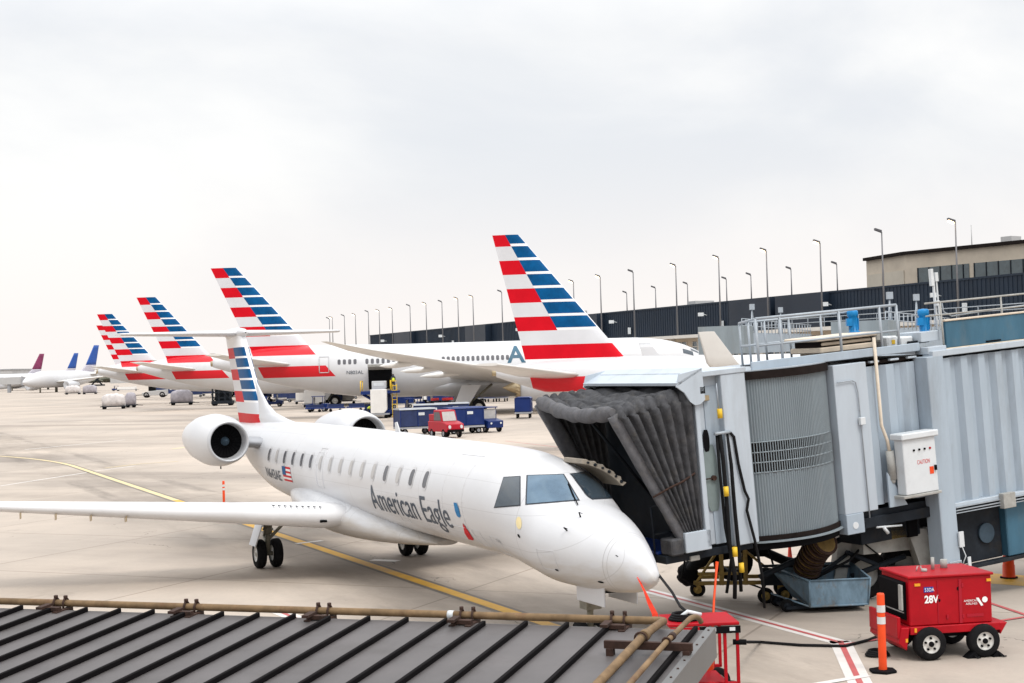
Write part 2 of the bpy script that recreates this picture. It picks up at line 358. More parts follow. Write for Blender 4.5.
def airliner(P, name, label, loc, rz, group):
    T = thing(name, label, 'airplane', loc, rz, group)
    s = P
    fm = band_material(name + '_fuselage_paint', s['bands'], s['te'], s['le'])
    L = s['L']; xs = [s['tab'][0][0] + .001]
    x = s['tab'][0][0]
    xs = [x + (L - x) * i / 110 for i in range(111)] + [L - .6, L - .3, L - .12, L - .04]; xs = sorted(set(xs))
    mb = MB(); mb.loft(fus_rings(s['tab'], xs, 64)); fus = mb.build('fuselage', fm, T)
    # APU outlet
    a = MB(); zc, rw, rh = hermite(s['tab'], s['tab'][0][0]); a.tube((s['tab'][0][0] - .25, 0, zc), (s['tab'][0][0] + .3, 0, zc), rw * .8, rw * .95, 16); a.build('exhaust_outlet', 'bronze', T)
    # fin
    z_t = s['fz']; LE = lambda z: s['le_top'] + (z_t - z) * s['le_k']; TE = lambda z: s['te_top'] + (z_t - z) * s['te_k']
    striped_fin(z_t, s['fb'], LE, TE, lambda z: s['fth'] * (1 + (z_t - z) * .12), s['pitch'], s['nb'], z_t + s['f0'], T, ['finedge', 'red', 'fingrey', 'blue'], nblue=s['nblue'])
    for sg in (-1, 1):
        r0, t0, r1, t1 = s['stab']; mb = MB()
        foil(mb, [((r0[0], sg * r0[1], r0[2]), (t0[0], sg * t0[1], t0[2]), s['sth']), ((r1[0], sg * r1[1], r1[2]), (t1[0], sg * t1[1], t1[2]), s['sth'] * .4)])
        mb.build('stabiliser', 'wing', T)
        mb = MB(); foil(mb, [((a_[0], sg * a_[1], a_[2]), (b_[0], sg * b_[1], b_[2]), th) for a_, b_, th in s['wing']], nsub=8)
        w = mb.build('wing', 'wing', T)
        for fx, fy, fz, fl in s['fair']:
            q = MB(); q.lathe([(0, .02), (fl*.15, .16*s['k']), (fl*.4, .26*s['k']), (fl*.8, .2*s['k']), (fl, .03)], (fx, sg * fy, fz), (1, 0, .05), 12); q.build('flap_fairing', 'wing', w)
        ex, ey, ez, el, er = s['eng']
        e = MB(); e.lathe([(0, er*.60), (.02, er*.64), (el*.25, er*.86), (el*.6, er*1.0), (el*.85, er*.98), (el*.97, er*.86), (el, er*.80), (el*.96, er*.74), (el*.8, er*.70)], (ex, sg * ey, ez), (1, 0, 0), 40)
        ne = e.build('engine_nacelle', 'silver', T)
        c = MB(); c.lathe([(-el*.28, .02), (-el*.12, er*.28), (0, er*.42), (el*.3, er*.55)], (ex, sg * ey, ez), (1, 0, 0), 24); c.build('exhaust_cone', 'bronze', ne)
        d = MB(); nC = 18
        for k in range(nC):
            a0, a1, am = [2 * math.pi * (k + q) / nC for q in (0, 1, .5)]
            f = lambda x_, r_, an: (ex + x_, sg * ey + r_ * math.cos(an), ez + r_ * math.sin(an))
            d.add([f(.2*s['k'], er*.74, a0), f(.2*s['k'], er*.74, a1), f(-.02, er*.64, a1), f(-.22*s['k'], er*.59, am), f(-.02, er*.64, a0)], [(0, 1, 2, 3, 4)])
        d.build('nozzle_chevrons', 'bronze', ne)
        fa = MB(); fa.lathe([(0, er*.72), (.05, .02)], (ex + el * .8, sg * ey, ez), (1, 0, 0), 24); fa.build('fan', 'dark', ne)
        p = MB(); p.hexa([(ex + .2, sg*ey - .2, ez), (ex + el*.75, sg*ey - .2, ez + er*.8), (ex + el*.75, sg*ey + .2, ez + er*.8), (ex + .2, sg*ey + .2, ez),
                          (ex - el*.1, sg*ey - .12, s['pyz']), (ex + el*.5, sg*ey - .12, s['pyz'] - .1), (ex + el*.5, sg*ey + .12, s['pyz'] - .1), (ex - el*.1, sg*ey + .12, s['pyz'])]); p.build('engine_pylon', 'silver', T)
        gx, gy = s['gear']; g = MB(); g.tube((gx, sg*gy, .6*s['k']), (gx, sg*gy*.9, s['gz']), .2*s['k']); g.tube((gx, sg*gy, 1.*s['k']), (gx + 2*s['k'], sg*gy*.7, s['gz']), .1*s['k'])
        gg = g.build('main_gear', 'gear', T)
        wr = .62 * s['k']; wheel_set(gg, [(gx + dx, sg*gy + dy, wr) for dx in s['bogie'] for dy in (-.55*s['k'], .55*s['k'])], wr, .45*s['k'])
        d = MB(); d.hexa([(gx - 1.4*s['k'], sg*(gy+.9*s['k']) , .95*s['k']), (gx - .2*s['k'], sg*(gy+.9*s['k']), .75*s['k']), (gx - .2*s['k'], sg*(gy+.9*s['k']) + .06, .75*s['k']), (gx - 1.4*s['k'], sg*(gy+.9*s['k']) + .06, .95*s['k']),
                          (gx - .7*s['k'], sg*(gy+.4*s['k']), s['gz']), (gx + 1.0*s['k'], sg*(gy+.4*s['k']), s['gz']), (gx + 1.0*s['k'], sg*(gy+.4*s['k']) + .06, s['gz']), (gx - .7*s['k'], sg*(gy+.4*s['k']) + .06, s['gz'])])
        d.build('gear_door', 'white', T)
    nx = s['nose_gear']; g = MB(); g.tube((nx, 0, .5*s['k']), (nx, 0, s['gz']), .13*s['k']); gg = g.build('nose_gear', 'gear', T)
    wr = .5*s['k']; wheel_set(gg, [(nx, -.3*s['k'], wr), (nx, .3*s['k'], wr)], wr, .35*s['k'])
    # belly fairing
    bx0, bx1, bz, bw, bh = s['belly']; mb = MB(); rings = []
    for i in range(21):
        t = i / 20; q = math.sin(math.pi * t) ** .45 if 0 < t < 1 else 0.02
        rings.append([(bx0 + (bx1 - bx0) * t, bw * q * math.sin(2*math.pi*k/32), bz + bh * q * math.cos(2*math.pi*k/32)) for k in range(32)])
    mb.loft(rings); mb.build('belly_fairing', 'silver', T)
    # cockpit windows
    cw = MB()
    for sg in (-1, 1):
        for a0, a1, x0, x1 in s['cockpit']:
            vs = []
            for i in range(5):
                for j in range(4):
                    x_ = x0 + (x1 - x0) * i / 4; an = R(a0 + (a1 - a0) * j / 3); zc, rw, rh = hermite(s['tab'], x_)
                    vs.append((x_, sg * (rw + .02) * math.sin(an), zc + (rh + .02) * math.cos(an)))
            cw.add(vs, [(i*4 + j, i*4 + j + 1, (i+1)*4 + j + 1, (i+1)*4 + j) for i in range(4) for j in range(3)])
    cw.build('cockpit_windows', 'glass', T)
    return T, fus

B787 = dict(L=57., k=1.25, tab=[(0, 6.35, .38, .42), (1.5, 6.3, .8, .85), (4, 6.2, 1.35, 1.5), (8, 5.85, 2.1, 2.25), (12, 5.45, 2.6, 2.65), (17, 5.1, 2.86, 2.93), (21, 5.0, 2.88, 2.98),
            (47, 5.0, 2.88, 2.98), (50, 4.92, 2.72, 2.83), (52.5, 4.75, 2.35, 2.45), (54.5, 4.5, 1.85, 1.85), (55.8, 4.25, 1.3, 1.22), (56.6, 4.08, .75, .68), (57, 4.0, .05, .05)],
    fz=17., f0=-.02, fb=6.3, le_top=2.85, le_k=.875, te_top=0., te_k=.456, fth=.55, pitch=1.105, nb=9, nblue=7,
    bands=[(7.03, 8.14), (4.57, 5.8)], te=(.456*17, -.456), le=(2.85 + .875*17, -.875),
    stab=((9.2, 1.6, 5.95), (3.6, 1.3, 6.1), (2.3, 9.9, 7.2), (.5, 9.9, 7.2)), sth=.5,
    wing=[((40, 2.3, 3.6), (26.5, 2.3, 3.9), 1.3), ((33, 9.7, 4.6), (25.3, 9.7, 4.8), .8), ((18.8, 26.5, 7.0), (16.4, 26.5, 7.0), .18), ((14.6, 29.5, 7.9), (14.0, 29.5, 7.9), .03)],
    fair=[(23, 8, 4.3, 5), (21, 13, 4.9, 4.5), (19, 18, 5.5, 3.8)], eng=(33.3, 9.7, 2.85, 5.6, 1.72), pyz=4.7, gear=(28.4, 4.9), gz=3.2, bogie=(-.9, .9), nose_gear=51.5,
    belly=(21, 42, 3.2, 2.9, 1.5), cockpit=[(26, 38, 53.6, 54.5), (42, 58, 52.6, 53.8)])
B737 = dict(L=39.4, k=.85, tab=[(0, 4.75, .22, .25), (1, 4.65, .45, .5), (3, 4.45, .85, .95), (6, 4.1, 1.3, 1.42), (9, 3.7, 1.68, 1.8), (12, 3.45, 1.85, 1.97), (14, 3.4, 1.88, 2.0),
            (34, 3.4, 1.88, 2.0), (36, 3.3, 1.7, 1.8), (37.5, 3.1, 1.4, 1.4), (38.6, 2.9, .95, .85), (39.2, 2.78, .5, .42), (39.4, 2.74, .04, .04)],
    fz=12.9, f0=.15, fb=4.4, le_top=1.56, le_k=.815, te_top=0., te_k=.235, fth=.4, pitch=.84, nb=9, nblue=7,
    bands=[(3.55, 4.42)], te=(.235*12.9 , -.235), le=(1.56 + .815*12.9 + .2, -.815),
    stab=((5.0, .9, 4.5), (1.3, .8, 4.5), (.2, 7.1, 5.25), (-1.3, 7.1, 5.25)), sth=.36,
    wing=[((25, 1.6, 2.4), (17, 1.6, 2.6), .9), ((21.0, 5.5, 2.9), (16.2, 5.5, 3.0), .5), ((12.4, 15.2, 4.1), (10.6, 15.2, 4.1), .14)],
    fair=[(14.5, 5.5, 2.6, 3), (13, 9, 3.1, 2.6)], eng=(19.5, 4.9, 1.6, 3.8, .95), pyz=2.9, gear=(19, 2.9), gz=1.9, bogie=(0,), nose_gear=35,
    belly=(13, 26, 2.2, 1.9, .9), cockpit=[(20, 38, 36.2, 37.6), (40, 64, 35.6, 37.2)])

gAA = 'striped-tail airliners parked at the gates'
pB = W(214, 400, 164); TB, fusB = airliner(B787, 'passenger_jet', 'white wide-body jet with open cargo hold and striped tail, loader at its side', (pB.x, 164, 0), R(3.5), gAA)
pC = W(497.5, 420, 87); TC, fusC = airliner(B737, 'passenger_jet', 'nearest striped-tail jet, its tall red, white and blue fin rising behind the bridge bellows', (pC.x, 87, 0), R(0), gAA)
for fus_, T_ in ((fusB, TB), (fusC, TC)): pass
for px, Y, rz, lab in ((139, 220, 5, 'striped-tail jet whose fin stands alone between the leftmost pair and the wide-body fin'),
                       (99, 274, 5, 'striped-tail jet left of the loader, its fin in front of another nearly hidden fin'),
                       (98, 332, 5, 'farthest striped-tail jet, only the trailing edge of its fin peeking out on the left')):
    pp = W(px, 400, Y); dup(TB, (pp.x, Y, 0), R(rz), lab, gAA)

# winglets of the nearest airliner
for sg in (-1, 1):
    mb = MB(); foil(mb, [((12.9, sg*15.2, 4.1), (11.0, sg*15.2, 4.1), .14), ((12.4, sg*16.0, 4.45), (10.8, sg*16.0, 4.45), .1), ((11.8, sg*16.35, 5.0), (10.3, sg*16.35, 5.0), .08), ((10.7, sg*16.6, 6.5), (9.9, sg*16.6, 6.5), .04)], vertical=False, nsub=4)
    mb.build('winglet', 'white' if sg > 0 else 'wing', TC)

# wide-body details (starboard side = local -y)
def skinpt(tab, x, z, off=.02):
    zc, rw, rh = hermite(tab, x); c = max(-1, min(1, (z - zc) / rh)); s_ = math.sqrt(max(0, 1 - c * c)); return Vector((x, -(rw + off) * s_, z + off * c * .0))
def win_mesh(tab, x, z, w, h, off=.02):
    mb = MB(); vs = []
    pts = [(-.5, -.3), (-.5, .3), (-.3, .5), (.3, .5), (.5, .3), (.5, -.3), (.3, -.5), (-.3, -.5)]
    mb.add([skinpt(tab, x + a * w, z + b * h, off) for a, b in pts], [tuple(range(8))]); return mb
tb = B787['tab']
xw = [17.5, 18.9, 20.3, 21.6] + [25.1 + 1.1 * i for i in range(6)] + [38.0 - 1.0 * 0 + .92 * i - 9.5 for i in range(14)]
xw = []
for a, b, n in ((336, 352, 4), (364, 391, 6), (441, 506, 14)):
    for i in range(n):
        px = a + (b - a) * i / (n - 1); xw.append((px - 512) / F * 161 - pB.x)
for x_ in xw: win_mesh(tb, x_, 6.12, .34, .56).build('window', 'cabwin', TB)
for zc_, x0 in ((6.3, 12.4),):   # rear door outline
    d = MB(); x0 = (316 - 512) / F * 161 - pB.x
    pts = [(x0, 5.0), (x0, 6.75), (x0 + 1.05, 6.75), (x0 + 1.05, 5.0), (x0, 5.0)]
    pl = []
    for i in range(4):
        for t in range(6): a, b = pts[i], pts[i + 1]; pl.append(skinpt(tb, a[0] + (b[0] - a[0]) * t / 6, a[1] + (b[1] - a[1]) * t / 6, .03))
    pl.append(pl[0]); d.path(pl, .05, 4); d.build('cabin_door', 'silver', TB)
def onB(x0, z0): return lambda u, v: skinpt(tb, x0 + u, z0 + v, .03)
lettering('title_lettering', 'American', 2.6, onB((506.5 - 512) / F * 161 - pB.x, 5.55), 'steelblue', TB, sx=1.05, bold=.06, step=.3)
lettering('registration', 'N803AL', .55, onB((343 - 512) / F * 161 - pB.x, 4.75), 'letter', TB, step=.3)
# open cargo hold with door raised
hx0, hx1 = (365 - 512) / F * 161 - pB.x, (389 - 512) / F * 161 - pB.x
h = MB(); h.add([skinpt(tb, hx0 + (hx1 - hx0) * i / 4, 3.0 + 2.2 * j / 8, .04) for i in range(5) for j in range(9)], [(i*9 + j, i*9 + j + 1, i*9 + j + 10, i*9 + j + 9) for i in range(4) for j in range(8)]); h.build('cargo_hold_opening', 'dark', TB)
h = MB(); h.hexa([(hx0, -2.95, 5.15), (hx1, -2.95, 5.15), (hx1, -4.2, 5.5), (hx0, -4.2, 5.5), (hx0, -2.9, 5.3), (hx1, -2.9, 5.3), (hx1, -4.25, 5.75), (hx0, -4.25, 5.75)]); h.build('cargo_door', 'graybeige', TB)

# ================================================================ REGIONAL JET (local: x aft, y starboard, z up)
NO = Vector((2.2609, 24.456, 0)); RZ = math.atan2(.9094, -.41592)
J = thing('regional_jet', 'small white regional jet with rear engines, nose parked by the boarding bridge', 'airplane', NO, RZ)
ZC, RR = 2.55, 1.14
def _t(s, top, bot, w): return (s, (top + bot) / 2, w, (top - bot) / 2)
JT = [_t(0, 1.54, 1.50, .02), _t(.06, 1.67, 1.42, .12), _t(.2, 1.81, 1.34, .19), _t(.5, 2.01, 1.25, .32), _t(1.0, 2.25, 1.18, .52), _t(1.6, 2.46, 1.13, .75), _t(2.1, 2.60, 1.12, .90), _t(2.5, 2.70, 1.12, .98), _t(2.85, 2.91, 1.12, 1.03), _t(3.2, 3.12, 1.16, 1.06),
      _t(3.7, 3.29, 1.23, 1.10), _t(4.3, 3.41, 1.31, 1.125), _t(5.0, 3.49, 1.35, 1.135), _t(6.0, 3.53, 1.37, RR), _t(9.0, 3.57, 1.38, RR), _t(13.0, 3.63, 1.40, RR), _t(19.0, 3.67, 1.41, RR), _t(21, 3.66, 1.52, 1.09), _t(23, 3.63, 1.85, .92), _t(25, 3.57, 2.30, .64), _t(27, 3.52, 2.85, .34), _t(28.4, 3.50, 3.25, .12)]
def jp(s, phi, off=0.):
    zc, rw, rh = hermite(JT, s); ds = .02; z2, w2, h2 = hermite(JT, s + ds)
    p = Vector((s, rw * math.sin(phi), zc + rh * math.cos(phi)))
    if off:
        q = Vector((s + ds, w2 * math.sin(phi), z2 + h2 * math.cos(phi))) - p; r = Vector((0, rw * math.cos(phi), -rh * math.sin(phi)))
        n = q.cross(r).normalized(); c = Vector((0, math.sin(phi), math.cos(phi)))
        if n.dot(c) < 0: n = -n
        p = p + n * off
    return p
JM = Matrix.Translation(NO) @ Matrix.Rotation(RZ, 4, 'Z'); JI = JM.inverted()
def jray(px, py):
    """where the survey ray meets the fuselage skin -> (station, angle)"""
    o = JI @ Vector((0, 0, CZ)); d = (JI @ W(px, py, 10)) - o
    best = None
    for i in range(1, 700):
        s = i * .04; zc, rw, rh = hermite(JT, s); t = (s - o.x) / d.x; p = o + d * t
        g = (p.y / rw) ** 2 + ((p.z - zc) / rh) ** 2 - 1
        if best is not None and (g < 0) and best[1] >= 0 :
            k = best[1] / (best[1] - g); s2 = best[0] + .04 * k; t = (s2 - o.x) / d.x; p = o + d * t; zc, rw, rh = hermite(JT, s2)
            return s2, math.atan2(p.y / rw, (p.z - zc) / rh)
        best = (s, g)
    raise Exception('miss %s %s' % (px, py))
ss = [0.002, .02, .06, .12, .2, .3, .4] + [.5 + .1 * i for i in range(50)] + [5.6 + .5 * i for i in range(27)] + [19.2 + .2 * i for i in range(46)] + [28.4]
NR = 96
def panelled(src, name):
    m = M[src].copy(); m.name = name; nt = m.node_tree; L = nt.links.new; b = nt.nodes['Principled BSDF']; src_ = b.inputs['Base Color'].links[0].from_socket
    tc = nn(nt, 'ShaderNodeTexCoord'); sp = nn(nt, 'ShaderNodeSeparateXYZ'); L(tc.outputs['Object'], sp.inputs[0])
    def mth(op, a, c=0.):
        n = nn(nt, 'ShaderNodeMath', operation=op)
        for i, q in enumerate((a, c)):
            if isinstance(q, (int, float)): n.inputs[i].default_value = q
            else: L(q, n.inputs[i])
        return n.outputs[0]
    def line(v, per, off, w): return mth('LESS_THAN', mth('ABSOLUTE', mth('SUBTRACT', mth('FRACT', mth('DIVIDE', mth('ADD', v, off), per)), .5)), w / per)
    ring = line(sp.outputs[0], 2.37, .35, .006)
    ang = mth('ARCTAN2', sp.outputs[1], mth('SUBTRACT', sp.outputs[2], 2.55)); lap = line(ang, .52, .1, .005)
    radome = mth('LESS_THAN', mth('ABSOLUTE', mth('SUBTRACT', sp.outputs[0], .92)), .008)
    tot = mth('MINIMUM', mth('ADD', mth('ADD', ring, mth('MULTIPLY', lap, .6)), radome), 1.)
    mi = nn(nt, 'ShaderNodeMix', data_type='RGBA'); L(mth('MULTIPLY', tot, .38), mi.inputs[0]); L(src_, mi.inputs[6]); mi.inputs[7].default_value = (.16, .15, .14, 1)
    # warm ground reflection painted on the belly, ragged upper edge, streaked aft
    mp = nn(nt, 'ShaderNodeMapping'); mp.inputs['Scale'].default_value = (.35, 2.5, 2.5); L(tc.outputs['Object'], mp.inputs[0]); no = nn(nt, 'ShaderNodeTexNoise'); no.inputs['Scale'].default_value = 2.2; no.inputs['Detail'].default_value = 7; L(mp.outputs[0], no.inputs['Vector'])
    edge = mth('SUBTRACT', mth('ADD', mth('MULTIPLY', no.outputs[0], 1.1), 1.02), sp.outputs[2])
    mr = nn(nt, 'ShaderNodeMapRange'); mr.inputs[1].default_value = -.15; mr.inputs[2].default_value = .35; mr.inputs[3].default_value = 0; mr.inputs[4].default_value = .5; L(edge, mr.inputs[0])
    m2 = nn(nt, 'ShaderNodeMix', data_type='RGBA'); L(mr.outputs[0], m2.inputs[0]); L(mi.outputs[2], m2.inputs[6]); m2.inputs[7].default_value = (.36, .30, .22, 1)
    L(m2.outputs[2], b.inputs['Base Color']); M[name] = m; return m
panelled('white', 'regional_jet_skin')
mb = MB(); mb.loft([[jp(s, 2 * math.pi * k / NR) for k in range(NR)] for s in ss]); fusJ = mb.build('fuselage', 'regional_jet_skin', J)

def patch(pxs, name, mat, off=.012, n=10, world_quad=None, parent=J, outline=None, thick=0):
    """curved patch on the skin from 4 corners given as (station, angle): tl, tr, br, bl"""
    c = [Vector(q) for q in pxs]; mb = MB(); vs = []
    for i in range(n + 1):
        for j in range(n + 1):
            u, v = i / n, j / n; a = c[0].lerp(c[1], u); b = c[3].lerp(c[2], u); q = a.lerp(b, v); vs.append(jp(q.x, q.y, off))
    mb.add(vs, [(i*(n+1)+j, i*(n+1)+j+1, (i+1)*(n+1)+j+1, (i+1)*(n+1)+j) for i in range(n) for j in range(n)], 0, True)
    return mb.build(name, mat, parent, recalc=False)
def grow(q, k):
    c = sum((Vector(a) for a in q), Vector((0, 0))) / 4; return [c + (Vector(a) - c) * k for a in q]
quads = {'front': [(528, 476), (563, 475), (578, 500), (527, 504)], 'side': [(504, 478), (520, 477), (520, 505), (495, 507)]}
fq = {k: [jray(*p) for p in v] for k, v in quads.items()}
print('windows', {k: [(round(a, 2), round(math.degrees(b), 1)) for a, b in v] for k, v in fq.items()})
# the port windscreen mirrors the starboard shape; bellows reflection painted as darker glass
for k, q in fq.items():
    for sg in (1, -1):
        qq = [(a, b * sg) for a, b in q]
        pxq = [Vector(p) for p in quads[k]]
        for scale_, off_, nm_, mt_ in ((1.07, .006, 'windscreen_frame', 'gasket'), (1., .012, 'windscreen_pane', 'wshield' if (k == 'front' and sg > 0) else 'glass')):
            g_ = grow(pxq, scale_); N8 = 8; vs = []
            for i in range(N8 + 1):
                for j in range(N8 + 1):
                    p = g_[0].lerp(g_[1], i / N8).lerp(g_[3].lerp(g_[2], i / N8), j / N8); s_, a_ = jray(*p); vs.append(jp(s_, a_ * sg, off_))
            mb = MB(); mb.add(vs, [(i*(N8+1)+j, i*(N8+1)+j+1, (i+1)*(N8+1)+j+1, (i+1)*(N8+1)+j) for i in range(N8) for j in range(N8)], 0, True); mb.build(nm_, mt_, J, recalc=False)
mb = MB(); pw = [jp(*jray(*p), .03) for p in ((578, 506), (574, 498), (568, 484))]; mb.path(pw, .012, 6); mb.build('wiper', 'dark', J)
# cabin windows
s0, a0 = jray(270, 451.5); s1, a1 = jray(424.5, 484)
print('cabin windows', s0, math.degrees(a0), s1, math.degrees(a1))
wz = ((jp(s0, a0) + jp(s1, a1)) / 2).z
def jz(s, z, off=.01, side=1):
    zc, rw, rh = hermite(JT, s); c = max(-1, min(1, (z - zc) / rh)); return jp(s, side * math.acos(c), off)
def jwin(s, z, w, h, off, name, mat, side=1, parent=J):
    mb = MB(); pts = []
    for k in range(20):
        an = 2 * math.pi * k / 20; cx, sx_ = math.cos(an), math.sin(an)
        pts.append(jz(s + w/2 * math.copysign(abs(cx) ** .6, cx), z + h/2 * math.copysign(abs(sx_) ** .6, sx_), off, side))
    c = jz(s, z, off, side); mb.add([c] + pts, [(0, k + 1, (k + 1) % 20 + 1) for k in range(20)], 0, True)
    return mb.build(name, mat, parent, recalc=False)
nw = 16
for side in (1, -1):
    for i in range(nw):
        s = s0 + (s1 - s0) * i / (nw - 1)
        f = jwin(s, wz, .30, .45, .006, 'cabin_window', 'winframe', side)
        jwin(s, wz, .21, .34, .012, 'pane', 'cabwin' if i < 6 and i not in (1,) or i in (12, 14, 15) else 'cabshade', side, f)
    # emergency exit outline
    sE = s0 + (s1 - s0) * 6 / (nw - 1)
def outline(s_a, s_b, z_a, z_b, name, mat='winframe', r=.012, side=1, parent=J):
    pts = []
    cs = [(s_a, z_a), (s_a, z_b), (s_b, z_b), (s_b, z_a), (s_a, z_a)]
    for (a, b), (c, d) in zip(cs, cs[1:]):
        for t in range(8): pts.append(jz(a + (c - a) * t / 8, b + (d - b) * t / 8, .002, side))
    pts.append(pts[0]); mb = MB(); mb.path(pts, r, 4, 0, False); return mb.build(name, mat, parent)
outline(sE - .27, sE + .27, wz - .62, wz + .36, 'emergency_exit')
sd0 = jray(442, 500)[0]; sd1 = jray(462, 500)[0]; print('door', sd0, sd1)
outline(sd0, sd1, 1.95, 3.35, 'service_door', r=.006)
outline(sd1 - 1.2, sd0 + 1.7, 1.58, 1.62, 'panel_seam', r=.006) if 0 else None
for hs, hw, z0_, z1_ in ((9.1, .55, 1.75, 2.15), (14.9, .5, 2.75, 3.05), (5.0, .4, 1.62, 1.95), (4.1, .45, 1.55, 1.9), (2.0, .5, 1.5, 1.85)): outline(hs, hs + hw, z0_, z1_, 'access_panel', r=.0045)
# titles
sA, aA = jray(374, 505.8); sB, aB = jray(453.8, 526.2); zA, zB = jp(sA, aA).z, jp(sB, aB).z; print('title', sA, zA, sB, zB)
tv, tf = text_mesh('American Eagle', .90, 1, 0, .05); wid = max(v[0] for v in tv); kx = (sA - sB) / wid
def jtxt(sS, z0, kx):
    ph0 = math.acos(max(-1, min(1, (z0 - ZC) / RR)))
    def fn(u, v):
        s = sS - u * kx; return jp(s, ph0 - v / RR, .010)
    return fn
print('kx', kx, wid)
zt_ = (zA + zB) / 2
lettering('title_lettering', 'American Eagle', .90, jtxt(sA, zt_, kx), 'letter', J, bold=.0, step=.05)
sR, aR = jray(268.5, 477); lettering('registration', 'N643AE', .42, jtxt(sR, jp(sR, aR).z, 1.15), 'letter', J, bold=.004, step=.05)
sF, aF = jray(285, 480); zF = jp(sF, aF).z
fl = MB()
def fr(u0, u1, v0, v1, m): fl.add([jtxt(sF, zF, 1)(u, v) for u, v in ((u0, v0), (u1, v0), (u1, v1), (u0, v1))], [(0, 1, 2, 3)], m)
for k in range(7): fr(0, .8, k * .06, k * .06 + .058, 0 if k % 2 == 0 else 1)
for vv in fl.v: pass
o_ = len(fl.v); f2 = jtxt(sF, zF, 1); fl.add([f2(u, v) + Vector((0, .012, .0)) for u, v in ((0, .18), (.34, .18), (.34, .42), (0, .42))], [(0, 1, 2, 3)], 2)
fl.build('flag_decal', ['red', 'finedge', 'blue'], J, recalc=False)
# tail-mark beside the door: blue stroke and red stroke
def stroke(pts, name, mat):
    q = [jray(*p) for p in pts]; c = sum((Vector(a) for a in q), Vector((0, 0))) / len(q); mb = MB(); mb.add([jp(c.x, c.y, .012)] + [jp(a, b, .012) for a, b in q], [(0, i + 1, (i + 1) % len(q) + 1) for i in range(len(q))]); mb.build(name, mat, J, recalc=False)
stroke([(454, 502.5), (457, 503), (459, 508), (461, 516), (460, 517.5), (457.5, 516), (455.5, 511)], 'emblem_stroke', 'jblue')
stroke([(463, 523), (465.5, 526), (469.5, 532), (474, 539), (473.5, 540), (469, 539), (465, 533)], 'emblem_stroke', 'red')
# small marks, probes and static ports
jm = MB()
for p_, r_ in (((519, 523), .10),):
    s_, a_ = jray(*p_); pts = [jp(s_ + r_ * math.cos(q * math.pi / 8), a_ + r_ * 1.1 * math.sin(q * math.pi / 8), .006) for q in range(16)]; jm.add(pts, [tuple(range(16))])
jm.build('static_port_ring', 'palering', J, recalc=False)
for p_ in ((580.5, 517), (567, 530.5)):
    s_, a_ = jray(*p_); b_ = jp(s_, a_, 0); e_ = jp(s_, a_, .10); q = MB(); q.tube(b_, e_, .015, .012, 8); q.tube(e_, e_ + Vector((-.13, 0, -.01)), .010, .006, 8); q.build('air_data_probe', 'dark', J)
for p_, w_ in (((519, 536), .05), ((601, 582), .07), ((557, 570), .05), ((617, 556), .03)):
    s_, a_ = jray(*p_); q = MB(); pts = [jp(s_ + w_ * math.cos(k * math.pi / 6), a_ + w_ * .6 * math.sin(k * math.pi / 6), .006) for k in range(12)]; q.add(pts, [tuple(range(12))]); q.build('sensor_port', 'dark', J, recalc=False)
s_, a_ = jray(497, 541); lettering('stencil', 'STATIC', .075, lambda u, v, s_=s_, a_=a_: jp(s_ - u, a_ - v / 1.1, .008), 'letter', J)
# antennas under and over
for s_, up in ((9.5, -1), (12.2, 1)):
    b_ = jp(s_, 0 if up > 0 else math.pi, 0); q = MB(); q.prism([b_ + Vector((-.16, -.012, -.02*up)), b_ + Vector((.16, -.012, -.02*up)), b_ + Vector((.20, -.012, .22 * up)), b_ + Vector((.06, -.012, .24 * up))], (0, .024, 0)); q.build('blade_antenna', 'white', J)
